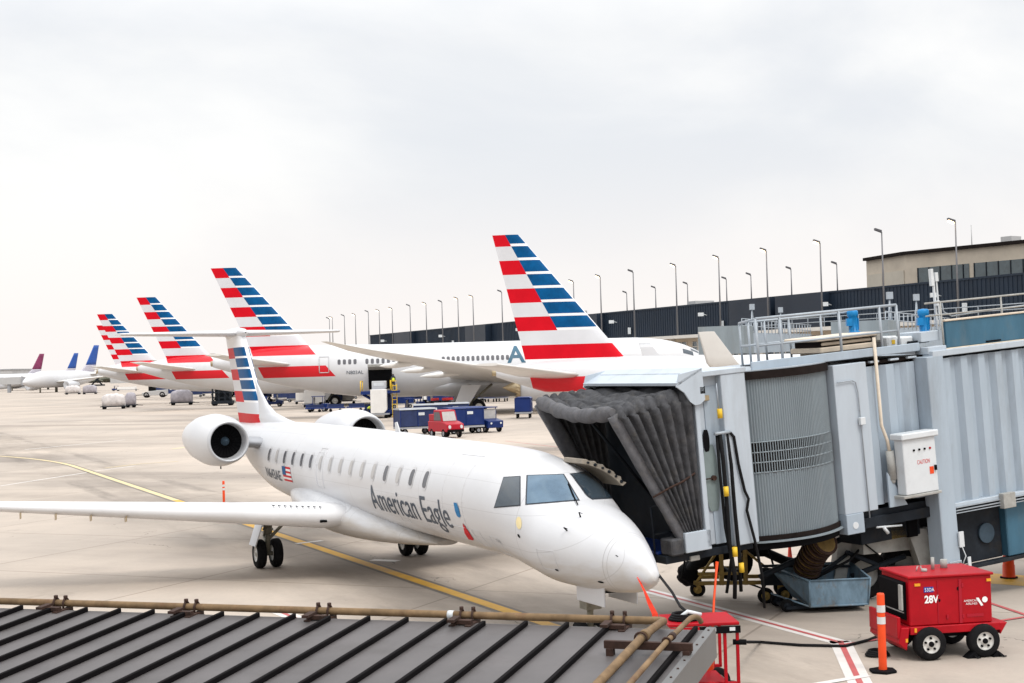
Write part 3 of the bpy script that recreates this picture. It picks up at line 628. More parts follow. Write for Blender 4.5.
# wing-body fairing
mb = MB(); rings = []
for i in range(37):
    t = i / 36; s = 9.2 + 10.6 * t; q = max(.02, math.sin(math.pi * t)) ** .38
    ztop = 1.48 + 1.17 * t ** .75; zbot = .90 + .10 * abs(2 * t - 1) ** 2; zc = (ztop + zbot) / 2; rw, rh = (1.08 + .26 * min(1, t * 1.6)) * q, (ztop - zbot) / 2 * q / .95
    rings.append([(s, rw * math.copysign(abs(math.sin(a)) ** .85, math.sin(a)), zc + (rh * (.95 if math.cos(a) < 0 else .9)) * math.cos(a)) for a in [2 * math.pi * k / 48 for k in range(48)]])
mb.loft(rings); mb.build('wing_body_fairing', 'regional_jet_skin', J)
for sg in (1, -1):
    mb = MB()
    foil(mb, [((12.9, sg*.7, 1.58), (16.4, sg*.7, 1.58), .50), ((13.2, sg*1.5, 1.57), (16.5, sg*1.5, 1.57), .62), ((14.0, sg*3.4, 1.70), (16.8, sg*3.4, 1.68), .50), ((16.4, sg*9.7, 2.15), (17.7, sg*9.7, 2.13), .20), ((16.9, sg*10.02, 2.23), (17.75, sg*10.02, 2.21), .04)], nsub=8)
    w = mb.build('wing', 'winglight', J)
    for k in range(4):   # static wicks on the trailing edge
        y_ = 6.0 + k * .78; t_ = (y_ - 3.4) / 6.3; x_ = 14.0 + 2.4 * t_; z_ = 1.68 + .44 * t_ - .14; q = MB(); q.prism([(x_ + .02, sg*y_ - .01, z_ + .06), (x_ + .30, sg*y_ - .01, z_ + .02), (x_ + .26, sg*y_ - .01, z_ - .12), (x_ + .04, sg*y_ - .01, z_ - .08)], (0, .02, 0)); q.build('vortilon', 'bronze', w)
    for y_ in (2.6, 5.2):
        t_ = (y_ - 3.4) / 6.3; q = MB(); q.lathe([(0, .02), (.25, .09), (.9, .11), (1.5, .03)], (15.4 + .95*t_, sg*y_, 1.56 + .53*t_), (1, 0, 0), 12); q.build('flap_fairing', 'wing', w)
    q = MB()   # vortilons / slots at root leading edge
    for k in range(9):
        x_ = 12.05 + k * .0; yy = 1.62 + k * .13; xl = 13.22 + (yy - 1.5) * .42
        q.box((xl + .34, sg*yy, 1.57 + (yy - 1.5) * .065 + .25), (.5, .022, .012), 0)
    q.build('inlet_louvres', 'jbd', w)
    q = MB(); q.box((13.3, sg*1.60, 1.49), (.14, .16, .06)); q.build('landing_light', 'dark', w)
# vertical fin
fLE = lambda z: 24.3 + (z - 3.6) * .93; fTE = lambda z: 27.8 + (z - 3.6) * .56
striped_fin(6.45, 3.3, fLE, fTE, lambda z: .30, .365, 7, 6.02, J, ['finedge', 'red', 'fingrey', 'blue'], nblue=5)
mb = MB(); foil(mb, [((25.6, 0, 5.0), (26.2, 0, 5.0), .03), ((24.75, 0, 4.5), (26, 0, 4.5), .10), ((24.1, 0, 4.15), (26, 0, 4.15), .17), ((23.2, 0, 3.88), (26.4, 0, 3.88), .24), ((21.9, 0, 3.72), (27, 0, 3.72), .30), ((20.0, 0, 3.55), (27, 0, 3.55), .36)], vertical=True); mb.build('dorsal_fillet', 'white', J)
for sg in (1, -1):
    mb = MB(); foil(mb, [((27.1, 0, 6.5), (29.5, 0, 6.5), .22), ((28.2, sg*3.78, 6.55), (29.6, sg*3.78, 6.55), .10)]); mb.build('tailplane', 'winglight', J)
mb = MB(); mb.lathe([(0, .02), (.3, .14), (1.0, .2), (2.2, .18), (3.0, .03)], (26.6, 0, 6.5), (1, 0, 0), 20); mb.build('tail_bullet', 'white', J)
# engines
for sg in (1, -1):
    e = MB(); E0 = (20.6, sg*2.1, 3.19)
    e.lathe([(.55, .49), (.25, .50), (.06, .525), (0, .555), (.05, .59), (.3, .66), (.9, .745), (1.7, .775), (2.8, .70), (3.8, .55), (4.15, .48), (4.1, .42), (3.6, .40)], E0, (1, 0, .0), 56)
    ne = e.build('engine_nacelle', 'white', J)
    l = MB(); l.lathe([(.3, .497), (.25, .498), (.06, .522), (-.006, .555), (.045, .596), (.12, .618)], (E0[0] - .004, E0[1], E0[2]), (1, 0, 0), 56); l.build('intake_lip', 'silver', ne)
    f = MB(); f.lathe([(.5, .51), (.52, .02)], E0, (1, 0, 0), 32); f.build('fan', 'dark', ne)
    sp = MB(); sp.lathe([(.26, .01), (.33, .06), (.5, .13)], E0, (1, 0, 0), 24); sp.build('spinner', 'slate', ne)
    bl = MB()
    for k in range(24):
        a = 2 * math.pi * k / 24; ca, sa = math.cos(a), math.sin(a); cb, sb = math.cos(a + .18), math.sin(a + .18)
        bl.add([(E0[0] + .46, E0[1] + .16*ca, E0[2] + .16*sa), (E0[0] + .46, E0[1] + .46*ca, E0[2] + .46*sa), (E0[0] + .5, E0[1] + .46*cb, E0[2] + .46*sb), (E0[0] + .5, E0[1] + .16*cb, E0[2] + .16*sb)], [(0, 1, 2, 3)])
    bl.build('fan_blades', 'dark', ne, recalc=False)
    x = MB(); x.lathe([(3.3, .38), (4.3, .28), (4.9, .05)], E0, (1, 0, 0), 24); x.build('exhaust_cone', 'bronze', ne)
    p = MB(); foil(p, [((21.2, sg*.75, 3.05), (24.4, sg*.75, 3.05), .34), ((21.4, sg*1.75, 3.15), (24.2, sg*1.75, 3.15), .30)]); p.build('engine_pylon', 'vgrey', J)
    d = MB(); d.tube((E0[0] + 1.1, E0[1], E0[2] - .76), (E0[0] + 1.1, E0[1], E0[2] - .84), .02); d.build('drain_mast', 'dark', ne)
# landing gear
for sg in (1, -1):
    gx, gy = 16.85, sg * 2.05
    g = MB(); g.tube((gx, gy, .36), (gx - .05, gy, .95), .07); g.tube((gx - .05, gy, .9), (gx - .08, gy, 1.7), .115, .12, 16)
    for k in range(5): g.tube((gx - .06, gy, 1.0 + .13*k), (gx - .06, gy, 1.04 + .13*k), .14, .14, 16)
    g.tube((gx, gy - .32, .37), (gx, gy + .32, .37), .06); g.tube((gx - .05, gy - sg*.02, .75), (gx - .1, sg*1.15, 1.6), .045); g.tube((gx, gy, .55), (gx + .35, gy, .8), .04); g.tube((gx + .35, gy, .8), (gx + .1, gy, 1.15), .04)
    gg = g.build('main_gear', 'gear', J)
    wheel_set(gg, [(gx, gy - .22, .38), (gx, gy + .22, .38)], .38, .23)
    d = MB(); d.prism([(gx - .42, gy + sg*.42, .62), (gx + .20, gy + sg*.42, .62), (gx + .36, gy + sg*.02, 1.66), (gx - .34, gy + sg*.02, 1.66)], (0, sg*.03, 0)); d.build('gear_door', 'silver', J)
g = MB(); g.tube((2.4, 0, .26), (2.35, 0, 1.35), .06); g.tube((2.4, -.2, .26), (2.4, .2, .26), .04); g.tube((2.4, 0, .8), (3.1, 0, 1.4), .035); g.box((2.36, 0, .82), (.28, .3, .2)); gg = g.build('nose_gear', 'gear', J)
wheel_set(gg, [(2.4, -.19, .26), (2.4, .19, .26)], .26, .15)
for sg in (1, -1):
    d = MB(); d.box((1.72, sg*.32, 1.10), (1.05, .03, .36)); d.build('nose_gear_door', 'silver', J, bevel=.01)
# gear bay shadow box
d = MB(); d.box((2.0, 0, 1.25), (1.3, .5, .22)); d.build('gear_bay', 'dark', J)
# passenger door: cream lined panel swung out by the cockpit on the port side
mb = MB(); rings = []
for k in range(13):
    t = k / 12; an = R(12 + 44 * t)
    c = Vector((3.35 - .4 * t, -1.02 * math.sin(an) - .06, 2.28 + 1.02 * math.cos(an))); n = Vector((0, -math.sin(an), math.cos(an)))
    rings.append([c + Vector((-.28, 0, 0)) , c + Vector((.5, 0, 0)), c + Vector((.5, 0, 0)) + n * .09 * (1 + .25 * math.sin(k * 2.1)), c + Vector((-.28, 0, 0)) + n * .09 * (1 + .3 * math.sin(k * 2.7))])
mb.loft(rings, 0, False); pd = mb.build('passenger_door', 'cream', J, bevel=.01)
for k in range(6):
    an = R(17 + 7 * k); c = Vector((3.07 - .4 * (5 + 7 * k) / 44, -1.065 * math.sin(an) - .06, 2.28 + 1.065 * math.cos(an))); q = MB(); q.tube(c, c + Vector((-.04, 0, 0)), .022 + .012 * (k % 2), .02, 8); q.build('latch', 'jbd', pd)
# ================================================================ WORLD, SUN, GROUND
wd = bpy.data.worlds.new('World'); scene.world = wd; wd.use_nodes = True; nt = wd.node_tree; L = nt.links.new
bg = nt.nodes['Background']
SUN_EL, SUN_AZ = R(56), R(150)
sky = nn(nt, 'ShaderNodeTexSky', sky_type='NISHITA', sun_disc=False, sun_elevation=SUN_EL, sun_rotation=SUN_AZ, air_density=1.5, dust_density=4)
tc = nn(nt, 'ShaderNodeTexCoord'); sp = nn(nt, 'ShaderNodeSeparateXYZ'); L(tc.outputs['Generated'], sp.inputs[0])
mp = nn(nt, 'ShaderNodeMapping'); mp.inputs['Scale'].default_value = (1.0, 1.0, 2.1); L(tc.outputs['Generated'], mp.inputs[0])
no = nn(nt, 'ShaderNodeTexNoise'); no.inputs['Scale'].default_value = 2.6; no.inputs['Detail'].default_value = 7; no.inputs['Roughness'].default_value = .52; no.inputs['Distortion'].default_value = .35
L(mp.outputs[0], no.inputs['Vector'])
cr = nn(nt, 'ShaderNodeMapRange', interpolation_type='SMOOTHSTEP'); cr.inputs[1].default_value = .36; cr.inputs[2].default_value = .66; L(no.outputs[0], cr.inputs[0])
cm = nn(nt, 'ShaderNodeMix', data_type='RGBA'); L(cr.outputs[0], cm.inputs[0])
cm.inputs[6].default_value = (6.9, 7.1, 7.45, 1); cm.inputs[7].default_value = (8.7, 8.65, 8.55, 1)       # cloud bellies and thin bright cloud
# towards the horizon the deck turns even and faintly warm; overhead it is brighter
hz = nn(nt, 'ShaderNodeMapRange', interpolation_type='SMOOTHSTEP'); hz.inputs[1].default_value = .0; hz.inputs[2].default_value = .16; hz.inputs[3].default_value = 1; hz.inputs[4].default_value = 0; L(sp.outputs[2], hz.inputs[0])
c2 = nn(nt, 'ShaderNodeMix', data_type='RGBA'); L(hz.outputs[0], c2.inputs[0]); L(cm.outputs[2], c2.inputs[6]); c2.inputs[7].default_value = (8.6, 8.15, 7.9, 1)
zn = nn(nt, 'ShaderNodeMapRange'); zn.inputs[1].default_value = .22; zn.inputs[2].default_value = .85; zn.inputs[3].default_value = 1; zn.inputs[4].default_value = 2.3; L(sp.outputs[2], zn.inputs[0])
sc = nn(nt, 'ShaderNodeVectorMath', operation='SCALE'); L(c2.outputs[2], sc.inputs[0]); L(zn.outputs[0], sc.inputs['Scale'])
c3 = nn(nt, 'ShaderNodeMix', data_type='RGBA'); c3.inputs[0].default_value = .94; L(sky.outputs[0], c3.inputs[6]); L(sc.outputs[0], c3.inputs[7])
L(c3.outputs[2], bg.inputs['Color']); bg.inputs['Strength'].default_value = .10
sl = bpy.data.lights.new('sun', 'SUN'); sl.energy = 1.25; sl.angle = R(16); sl.color = (1, .95, .88); so = bpy.data.objects.new('sun', sl); COL.objects.link(so)
sd = Vector((math.sin(SUN_AZ) * math.cos(SUN_EL), math.cos(SUN_AZ) * math.cos(SUN_EL), math.sin(SUN_EL)))
so.rotation_euler = (-sd).to_track_quat('-Z', 'Y').to_euler()
vs_ = scene.view_settings; vs_.view_transform = 'Standard'; vs_.look = 'None'; vs_.exposure = 0.30; vs_.gamma = 1

# apron concrete
m = bpy.data.materials.new('apron_concrete'); m.use_nodes = True; nt = m.node_tree; L = nt.links.new; b = nt.nodes['Principled BSDF']
tc = nn(nt, 'ShaderNodeTexCoord'); rot = nn(nt, 'ShaderNodeMapping'); rot.inputs['Rotation'].default_value = (0, 0, -R(65.4)); L(tc.outputs['Object'], rot.inputs[0])
def noise(scale, det=6, ro=.6, stretch=(1, 1, 1), loc=(0, 0, 0), src=None):
    a = nn(nt, 'ShaderNodeMapping'); a.inputs['Scale'].default_value = stretch; a.inputs['Location'].default_value = loc; L(src or rot.outputs[0], a.inputs[0])
    n = nn(nt, 'ShaderNodeTexNoise'); n.inputs['Scale'].default_value = scale; n.inputs['Detail'].default_value = det; n.inputs['Roughness'].default_value = ro; L(a.outputs[0], n.inputs['Vector']); return n.outputs[0]
def rng(s, a, b_, c, d, smooth=False):
    r = nn(nt, 'ShaderNodeMapRange'); 
    if smooth: r.interpolation_type = 'SMOOTHSTEP'
    for i, q in enumerate((a, b_, c, d)): r.inputs[i + 1].default_value = q
    L(s, r.inputs[0]); return r.outputs[0]
def mul(a, b_):
    n = nn(nt, 'ShaderNodeMath', operation='MULTIPLY')
    for i, q in enumerate((a, b_)):
        if isinstance(q, (int, float)): n.inputs[i].default_value = q
        else: L(q, n.inputs[i])
    return n.outputs[0]
def mixc(f, a, c):
    n = nn(nt, 'ShaderNodeMix', data_type='RGBA')
    if isinstance(f, (int, float)): n.inputs[0].default_value = f
    else: L(f, n.inputs[0])
    for i, q in ((6, a), (7, c)):
        if isinstance(q, tuple): n.inputs[i].default_value = (*q, 1)
        else: L(q, n.inputs[i])
    return n.outputs[2]
base = mixc(rng(noise(.05, 5), .35, .65, 0, 1), (.50, .425, .355), (.41, .355, .305))
base = mixc(rng(noise(.5, 8, .7), .4, .75, 0, .5), base, (.33, .29, .25))
base = mixc(rng(noise(9, 6, .7), .35, .7, 0, .22), base, (.30, .27, .24))
# slabs: slight tone steps per slab
br = nn(nt, 'ShaderNodeTexBrick'); br.offset = 0; br.inputs['Scale'].default_value = 1; br.inputs['Brick Width'].default_value = 7.6; br.inputs['Row Height'].default_value = 7.6
br.inputs['Mortar Size'].default_value = .035; br.inputs['Mortar Smooth'].default_value = .3; br.inputs['Color1'].default_value = (.92, .92, .92, 1); br.inputs['Color2'].default_value = (1.05, 1.05, 1.05, 1); br.inputs['Mortar'].default_value = (.62, .60, .58, 1)
L(rot.outputs[0], br.inputs['Vector'])
vm = nn(nt, 'ShaderNodeVectorMath', operation='MULTIPLY'); L(base, vm.inputs[0]); L(br.outputs['Color'], vm.inputs[1]); base = vm.outputs[0]
# oil, rubber and hydraulic stains: long soft streaks and small spots
base = mixc(rng(noise(.11, 6, .6, (1, .28, 1), (3, 9, 0)), .47, .70, 0, .55, True), base, (.165, .142, .125))
base = mixc(rng(noise(.55, 7, .65, (.5, 1, 1), (31, 9, 0)), .60, .80, 0, .55, True), base, (.13, .11, .09))
# rubber, oil and painted shade under the jet along the stand centre line
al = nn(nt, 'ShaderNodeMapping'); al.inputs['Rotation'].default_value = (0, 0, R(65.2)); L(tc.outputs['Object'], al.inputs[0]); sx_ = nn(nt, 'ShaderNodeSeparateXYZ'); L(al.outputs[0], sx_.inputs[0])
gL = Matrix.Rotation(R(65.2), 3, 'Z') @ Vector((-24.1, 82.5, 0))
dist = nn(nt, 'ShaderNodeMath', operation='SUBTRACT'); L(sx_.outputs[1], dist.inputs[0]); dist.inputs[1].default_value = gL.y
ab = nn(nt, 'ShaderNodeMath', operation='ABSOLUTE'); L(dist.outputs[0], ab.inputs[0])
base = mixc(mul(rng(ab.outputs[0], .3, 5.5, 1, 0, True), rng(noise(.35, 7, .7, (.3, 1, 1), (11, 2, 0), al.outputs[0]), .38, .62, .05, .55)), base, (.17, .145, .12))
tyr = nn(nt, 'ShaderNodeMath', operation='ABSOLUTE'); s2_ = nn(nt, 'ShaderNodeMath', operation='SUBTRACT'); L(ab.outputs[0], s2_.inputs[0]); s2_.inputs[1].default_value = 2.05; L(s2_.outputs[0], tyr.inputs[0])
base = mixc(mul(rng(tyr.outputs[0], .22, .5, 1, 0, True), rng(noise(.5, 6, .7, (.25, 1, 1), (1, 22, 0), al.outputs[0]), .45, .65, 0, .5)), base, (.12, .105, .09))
base = mixc(rng(noise(2.2, 3, .5, (1, 1, 1), (5, 19, 0)), .72, .78, 0, .5, True), base, (.08, .07, .06))
# odd slabs re-laid in a different mix, tar-sealed cracks
wv = nn(nt, 'ShaderNodeTexVoronoi', feature='DISTANCE_TO_EDGE'); wv.inputs['Scale'].default_value = .085; dn = nn(nt, 'ShaderNodeVectorMath', operation='ADD'); nz = nn(nt, 'ShaderNodeTexNoise'); nz.inputs['Scale'].default_value = .5; nz.inputs['Detail'].default_value = 8; L(rot.outputs[0], nz.inputs['Vector']); ns = nn(nt, 'ShaderNodeVectorMath', operation='SCALE'); ns.inputs['Scale'].default_value = 5.; L(nz.outputs['Color'], ns.inputs[0]); L(rot.outputs[0], dn.inputs[0]); L(ns.outputs[0], dn.inputs[1]); L(dn.outputs[0], wv.inputs['Vector'])
base = mixc(mul(rng(wv.outputs['Distance'], .0008, .0022, 1, 0), rng(noise(.2, 3, .5, (1, 1, 1), (9, 9, 0)), .5, .56, 0, .75)), base, (.10, .09, .08))
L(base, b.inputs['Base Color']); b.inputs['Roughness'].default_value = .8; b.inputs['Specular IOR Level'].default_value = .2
bp = nn(nt, 'ShaderNodeBump'); bp.inputs['Strength'].default_value = .25; bp.inputs['Distance'].default_value = .01; L(noise(14, 5, .7), bp.inputs['Height']); L(bp.outputs[0], b.inputs['Normal'])
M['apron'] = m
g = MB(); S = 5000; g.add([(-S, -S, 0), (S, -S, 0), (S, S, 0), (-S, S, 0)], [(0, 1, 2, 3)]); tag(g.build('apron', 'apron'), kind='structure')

M['lyel'] = pm('marking_yellow', (.62, .34, .03), .6, 0, .15, 1.5, dirt=.35, dirtcol=(.3, .25, .18))
M['lyelf'] = pm('marking_yellow_worn', (.60, .48, .26), .6, 0, .15, 1.5, dirt=.5, dirtcol=(.42, .38, .32))
M['lblk'] = pm('marking_black_border', (.16, .14, .12), .7, 0, .2, 1.5)
M['lwht'] = pm('marking_white', (.62, .59, .56), .6, 0, .08, 2., dirt=.4, dirtcol=(.38, .34, .3))
M['lred'] = pm('marking_red', (.45, .10, .10), .6, 0, .15, 2., dirt=.3, dirtcol=(.38, .30, .27))
def strip(pts, w, z, name, mat, off=0.):
    pts = [Vector((p[0], p[1], 0)) for p in pts]; vs = []
    for i, p in enumerate(pts):
        t = (pts[min(i+1, len(pts)-1)] - pts[max(i-1, 0)]).normalized(); n = Vector((-t.y, t.x, 0)); vs += [p + n*(off + w/2) + Vector((0, 0, z)), p + n*(off - w/2) + Vector((0, 0, z))]
    mb = MB(); mb.add(vs, [(2*i, 2*i+1, 2*i+3, 2*i+2) for i in range(len(pts)-1)]); return tag(mb.build(name, mat, recalc=True), kind='structure')
g1, g2 = G(85, 470), G(510, 612); dd = (g2 - g1).normalized()
pts = [g1 + dd * (i * 4) for i in range(0, 17)]
# lead-in line curves away towards the taxilane
cv = []; p = g1.copy(); d = -dd
for i in range(14):
    d = Matrix.Rotation(R(2.6), 3, 'Z') @ d if i > 1 else d; p = p + d * 2.6; cv.append(p.copy())
line = cv[::-1] + pts
nf = len(cv) + 6
strip(line, .54, .004, 'lead_in_line_border', 'lblk'); strip(line[:nf + 1], .30, .008, 'lead_in_line', 'lyelf'); strip(line[nf:], .30, .008, 'lead_in_line', 'lyel')
strip([G(0, 486), G(100, 470.5), G(135, 466)], .16, .004, 'apron_marking', 'lwht'); strip([G(105, 468), G(140, 464), G(178, 461.5)], .22, .008, 'apron_marking', 'lyelf')
strip([G(25, 449.5), G(125, 440)], .2, .004, 'apron_marking', 'lwht')
strip([G(172, 449), G(190, 446.5)], .35, .004, 'apron_marking', 'lyelf')
def rwline(pts):
    strip(pts, .38, .004, 'restriction_line_border', 'lwht'); strip(pts, .10, .008, 'restriction_line', 'lred')
rwline([G(590, 577), G(655, 592.5), G(842, 643)]); rwline([G(840, 641), G(860, 683), G(875, 715)])
strip([G(878, 566), G(1100, 640)], .10, .012, 'restriction_line', 'lred'); strip([G(1100, 606), G(845, 645)], .10, .016, 'restriction_line', 'lred')
strip([G(785, 690), G(868, 676)], .16, .012, 'apron_marking', 'lwht')
rwline([G(280, 612), G(320, 628), G(360, 650)])
strip([G(972, 577), G(1150, 590)], 1.5, .004, 'apron_marking', 'lyel')
strip([G(372, 560), G(398, 561)], .3, .004, 'apron_marking', 'lwht'); strip([G(296, 544), G(322, 541)], .22, .012, 'apron_marking', 'lwht')
strip([G(505, 441), G(600, 452)], .1, .004, 'restriction_line', 'lred')
strip([G(-60, 382.5), G(420, 384)], 3.0, .004, 'apron_marking', 'lwht') if 0 else None

# ================================================================ FOREGROUND ROOF (terminal canopy below the window)
EZ = 2.68; E1 = W(712, 631, 13.15); e_ = Vector((math.cos(R(19)), -math.sin(R(19)), 0)); slope = math.tan(R(3.9))
r_ = Vector((math.sin(R(19)), math.cos(R(19)), slope)); nrm = e_.cross(r_).normalized()
print('roof corner', E1)
def RP(e, r, h=0): return E1 + e_ * e + r_ * r + nrm * h
CR = thing('canopy_roof', 'low grey metal roof with dark standing seams in the foreground', 'roof', (E1.x, E1.y, 0))
def rbox(mb, e0, e1, r0, r1, h0, h1, m=0): return mb.hexa([RP(e0, r0, h0), RP(e1, r0, h0), RP(e1, r1, h0), RP(e0, r1, h0), RP(e0, r0, h1), RP(e1, r0, h1), RP(e1, r1, h1), RP(e0, r1, h1)], m)
q = MB(); rbox(q, -13, -.02, -7.5, 0, -.12, 0); q.build('roof_deck', 'roof', CR, world=True)
for k in range(32):
    q = MB(); e0 = -.14 - .40 * k; rbox(q, e0 - .018, e0 + .018, -7.5, -.015 - (.05 if k % 4 == 1 else 0), .001, .048); q.build('standing_seam', 'rib', CR, world=True, bevel=.005)
q = MB(); rbox(q, -.05, .03, -7.5, .02, .002, .03); rbox(q, .0, .03, -7.5, .02, -.24, .001); q.build('edge_trim', 'trim', CR, world=True)
q = MB()
for k in range(28): q.tube(RP(-.01, -.1 - .25 * k, .03), RP(-.01, -.1 - .25 * k, .038), .012, .010, 6)
q.build('trim_screws', 'rust', CR, world=True)
q = MB(); rbox(q, -13, -.01, .003, .03, -.2, -.004); q.build('fascia', 'trim', CR, world=True)
q = MB()
for k in range(30):
    rbox(q, -.16, -.08, -7.4 + .24 * k, -7.28 + .24 * k, -2.55, -.241)
rbox(q, -.24, -.161, -7.4, -.1, -2.6, -.121)
rbox(q, -13, -.25, -.24, -.12, -2.7, -.121)
q.build('canopy_wall', 'jbd', CR, world=True)
# pipes on the roof edge
PP = thing('roof_pipe', 'rusty tan pipe running along the roof edge and bending towards the window', 'pipe', (E1.x, E1.y, 0))
c0 = RP(-.42, -.02, .15)
def arc(a, b, c, n=8): return [a.lerp(b, t / n).lerp(b.lerp(c, t / n), t / n) for t in range(n + 1)]
q = MB(); q.path([RP(-13, .09, .055), RP(-6, .09, .055), RP(-2, .09, .055)] + arc(RP(-.62, .09, .055), RP(-.42, .09, .06), RP(-.42, -.12, .10)) + [RP(-.42, -.5, .13), RP(-.42, -.91, .15), RP(-.42, -7, .15)], .036, 14); q.build('pipe_run', 'pipe', PP, world=True)
q = MB(); q.tube(RP(-.42, -.84, .147), RP(-.42, -.74, .143), .050, .050, 14); q.build('coupling', 'pipe', PP, world=True)
for e0 in (-2.56,): 
    q = MB(); q.tube(RP(e0, .09, .055), RP(e0 + .06, .09, .055), .0395, .0395, 14); q.build('tape_band', 'boxw', PP, world=True)
P2_ = thing('roof_pipe', 'thinner tan pipe beside the larger bent pipe at the roof corner', 'pipe', (E1.x, E1.y, 0))
q = MB(); q.path(arc(RP(-.16, .30, .0), RP(-.18, .26, .09), RP(-.20, .02, .10)) + [RP(-.20, -.91, .13), RP(-.20, -3, .13), RP(-.20, -7, .13)], .024, 12); q.build('pipe_run', 'pipe', P2_, world=True)
q = MB(); q.tube(RP(-.20, -.75, .125), RP(-.20, -.67, .122), .032, .034, 12); q.build('coupling', 'rust', P2_, world=True)
brk = ((-6.93, 'leftmost of the rusty pipe brackets'), (-5.36, 'rusty pipe bracket second from the left end'), (-3.87, 'rusty pipe bracket at the middle of the roof pipe, third from left'), (-2.36, 'rusty pipe bracket just right of the yellow line end'), (-.88, 'rusty pipe bracket nearest the bend of the pipe'))
for e0, lab in brk:
    B = thing('pipe_bracket', lab, 'bracket', (E1.x, E1.y, 0), 0, 'brackets holding the roof pipe')
    q = MB(); rbox(q, e0 - .11, e0 - .05, -.14, .14, -.03, .012); rbox(q, e0 + .05, e0 + .11, -.14, .14, -.03, .012); rbox(q, e0 - .11, e0 + .11, .04, .15, -.07, -.031); rbox(q, e0 - .10, e0 - .03, -.2, -.02, .049, .075); rbox(q, e0 - .10, e0 + .10, -.10, -.04, .013, .05); q.build('base', 'rust', B, world=True)
    for dx in (-.06, .06):
        q = MB(); q.path([RP(e0 + dx, .04, .0), RP(e0 + dx, .04, .07), RP(e0 + dx, .065, .10), RP(e0 + dx, .115, .10), RP(e0 + dx, .14, .07), RP(e0 + dx, .14, .0)], .012, 6); q.tube(RP(e0 + dx, .09, .10), RP(e0 + dx, .09, .135), .022, .022, 6); q.build('clamp', 'rust', B, world=True)
B = thing('pipe_bracket', 'wide rusty cross bracket carrying both pipes on the roof', 'bracket', (E1.x, E1.y, 0))
q = MB(); rbox(q, -.74, .02, -.93, -.89, .06, .125); rbox(q, -.72, -.66, -.95, -.87, .0, .061); rbox(q, -.06, .0, -.95, -.87, .0, .061); q.build('cross_bar', 'rust', B, world=True)
for e0, rr, hh in ((-.42, .052, .15), (-.20, .034, .13)):
    q = MB(); q.path([RP(e0 + rr * math.cos(a), -.91, hh + rr * math.sin(a)) for a in [R(-20 + 22 * k) for k in range(11)]], .010, 6); q.build('clamp', 'rust', B, world=True)
# ================================================================ JET BRIDGE
K = 1.0486; BO = W(930, 357, 30.2); sl4 = R(4)
_th = math.atan2(.454, .89)
BU = Vector((math.cos(_th) * math.cos(sl4), math.sin(_th) * math.cos(sl4), math.sin(sl4))); BV = Vector((-math.sin(_th), math.cos(_th), 0)); BW = BU.cross(BV)
def BF(u, v, w): return BO + BU * (u * K) + BV * v + BW * (w * K)
BR = thing('jet_bridge', 'pale blue-grey passenger boarding bridge with black bellows reaching over the regional jet', 'boarding bridge', (BO.x, BO.y, 0))
def bb(mb, u0, u1, v0, v1, w0, w1, m=0): return mb.hexa([BF(u0, v0, w0), BF(u1, v0, w0), BF(u1, v1, w0), BF(u0, v1, w0), BF(u0, v0, w1), BF(u1, v0, w1), BF(u1, v1, w1), BF(u0, v1, w1)], m)
def part(name, mat, *boxes, bevel=.01, parent=None):
    q = MB()
    for b in boxes: bb(q, *b)
    return q.build(name, mat, parent or BR, world=True, bevel=bevel)
VB = 3.3
# corrugated tunnel side: trapezoid ribs, real relief
def corr(name, mat, u0, u1, w0, w1, v0, v1, pitch, depth, duty=.55, phase=0., slope=.18):
    pr = []; u = u0 - phase * pitch
    while u < u1:
        for du, d in ((0, 0), (pitch * (1 - duty - slope), 0), (pitch * (1 - duty), depth), (pitch * (1 - slope * .0 - slope), depth)):
            x = u + du
            if u0 < x < u1: pr.append((x, d))
        u += pitch
    pr = [(u0, 0)] + pr + [(u1, 0)]
    q = MB(); vs = []
    for x, d in pr: vs += [BF(x, v0 - d, w0), BF(x, v0 - d, w1)]
    q.add(vs, [(2*i, 2*i+2, 2*i+3, 2*i+1) for i in range(len(pr) - 1)])
    # far side, top, bottom closed
    n = len(vs); q.add([BF(u0, v1, w0), BF(u1, v1, w0), BF(u1, v1, w1), BF(u0, v1, w1), BF(u0, v0, w0), BF(u1, v0, w0), BF(u1, v0, w1), BF(u0, v0, w1)], [(0, 1, 2, 3), (3, 2, 6, 7), (0, 4, 5, 1), (0, 3, 7, 4), (1, 5, 6, 2)])
    o = q.build(name, mat, BR, world=True, recalc=False); return o
corr('outer_tunnel', 'jb', .02, 9.5, -2.90, -.05, 0.0, VB - .6, .46, .11)
part('tunnel_frame', 'jb', (-.02, .16, -.17, VB - .5, -3.02, .06), (9.3, 9.5, -.17, VB - .5, -3.02, .06))
part('roof_edge_beam', 'jbl', (-.1, 9.5, -.2, .1, .0, .12))
part('outer_roof', 'jbd', (0, 9.5, .1, VB - .6, -.04, .04))
part('bottom_rail', 'jbl', (.16, 9.5, -.16, .0, -3.0, -2.90))
part('cable_bundle', 'galv', (.16, 9.5, -.2, -.165, -2.99, -2.965), (.16, 9.5, -.2, -.165, -3.05, -3.03), (.16, 9.5, -.2, -.165, -3.10, -3.085), bevel=0)
part('junction_box', 'graybeige', (1.33, 1.66, -.30, -.16, -3.16, -2.86))
corr('inner_tunnel', 'jb', -1.60, -.02, -2.72, -.05, .26, VB - .8, .52, .10, phase=.3)
part('inner_frame', 'jbl', (-2.40, -1.60, .02, VB - .4, -2.78, .06))
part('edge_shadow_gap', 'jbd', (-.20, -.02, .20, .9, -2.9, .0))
part('seam_strip', 'jb', (-.14, -.10, .12, .2, -2.75, -.05))
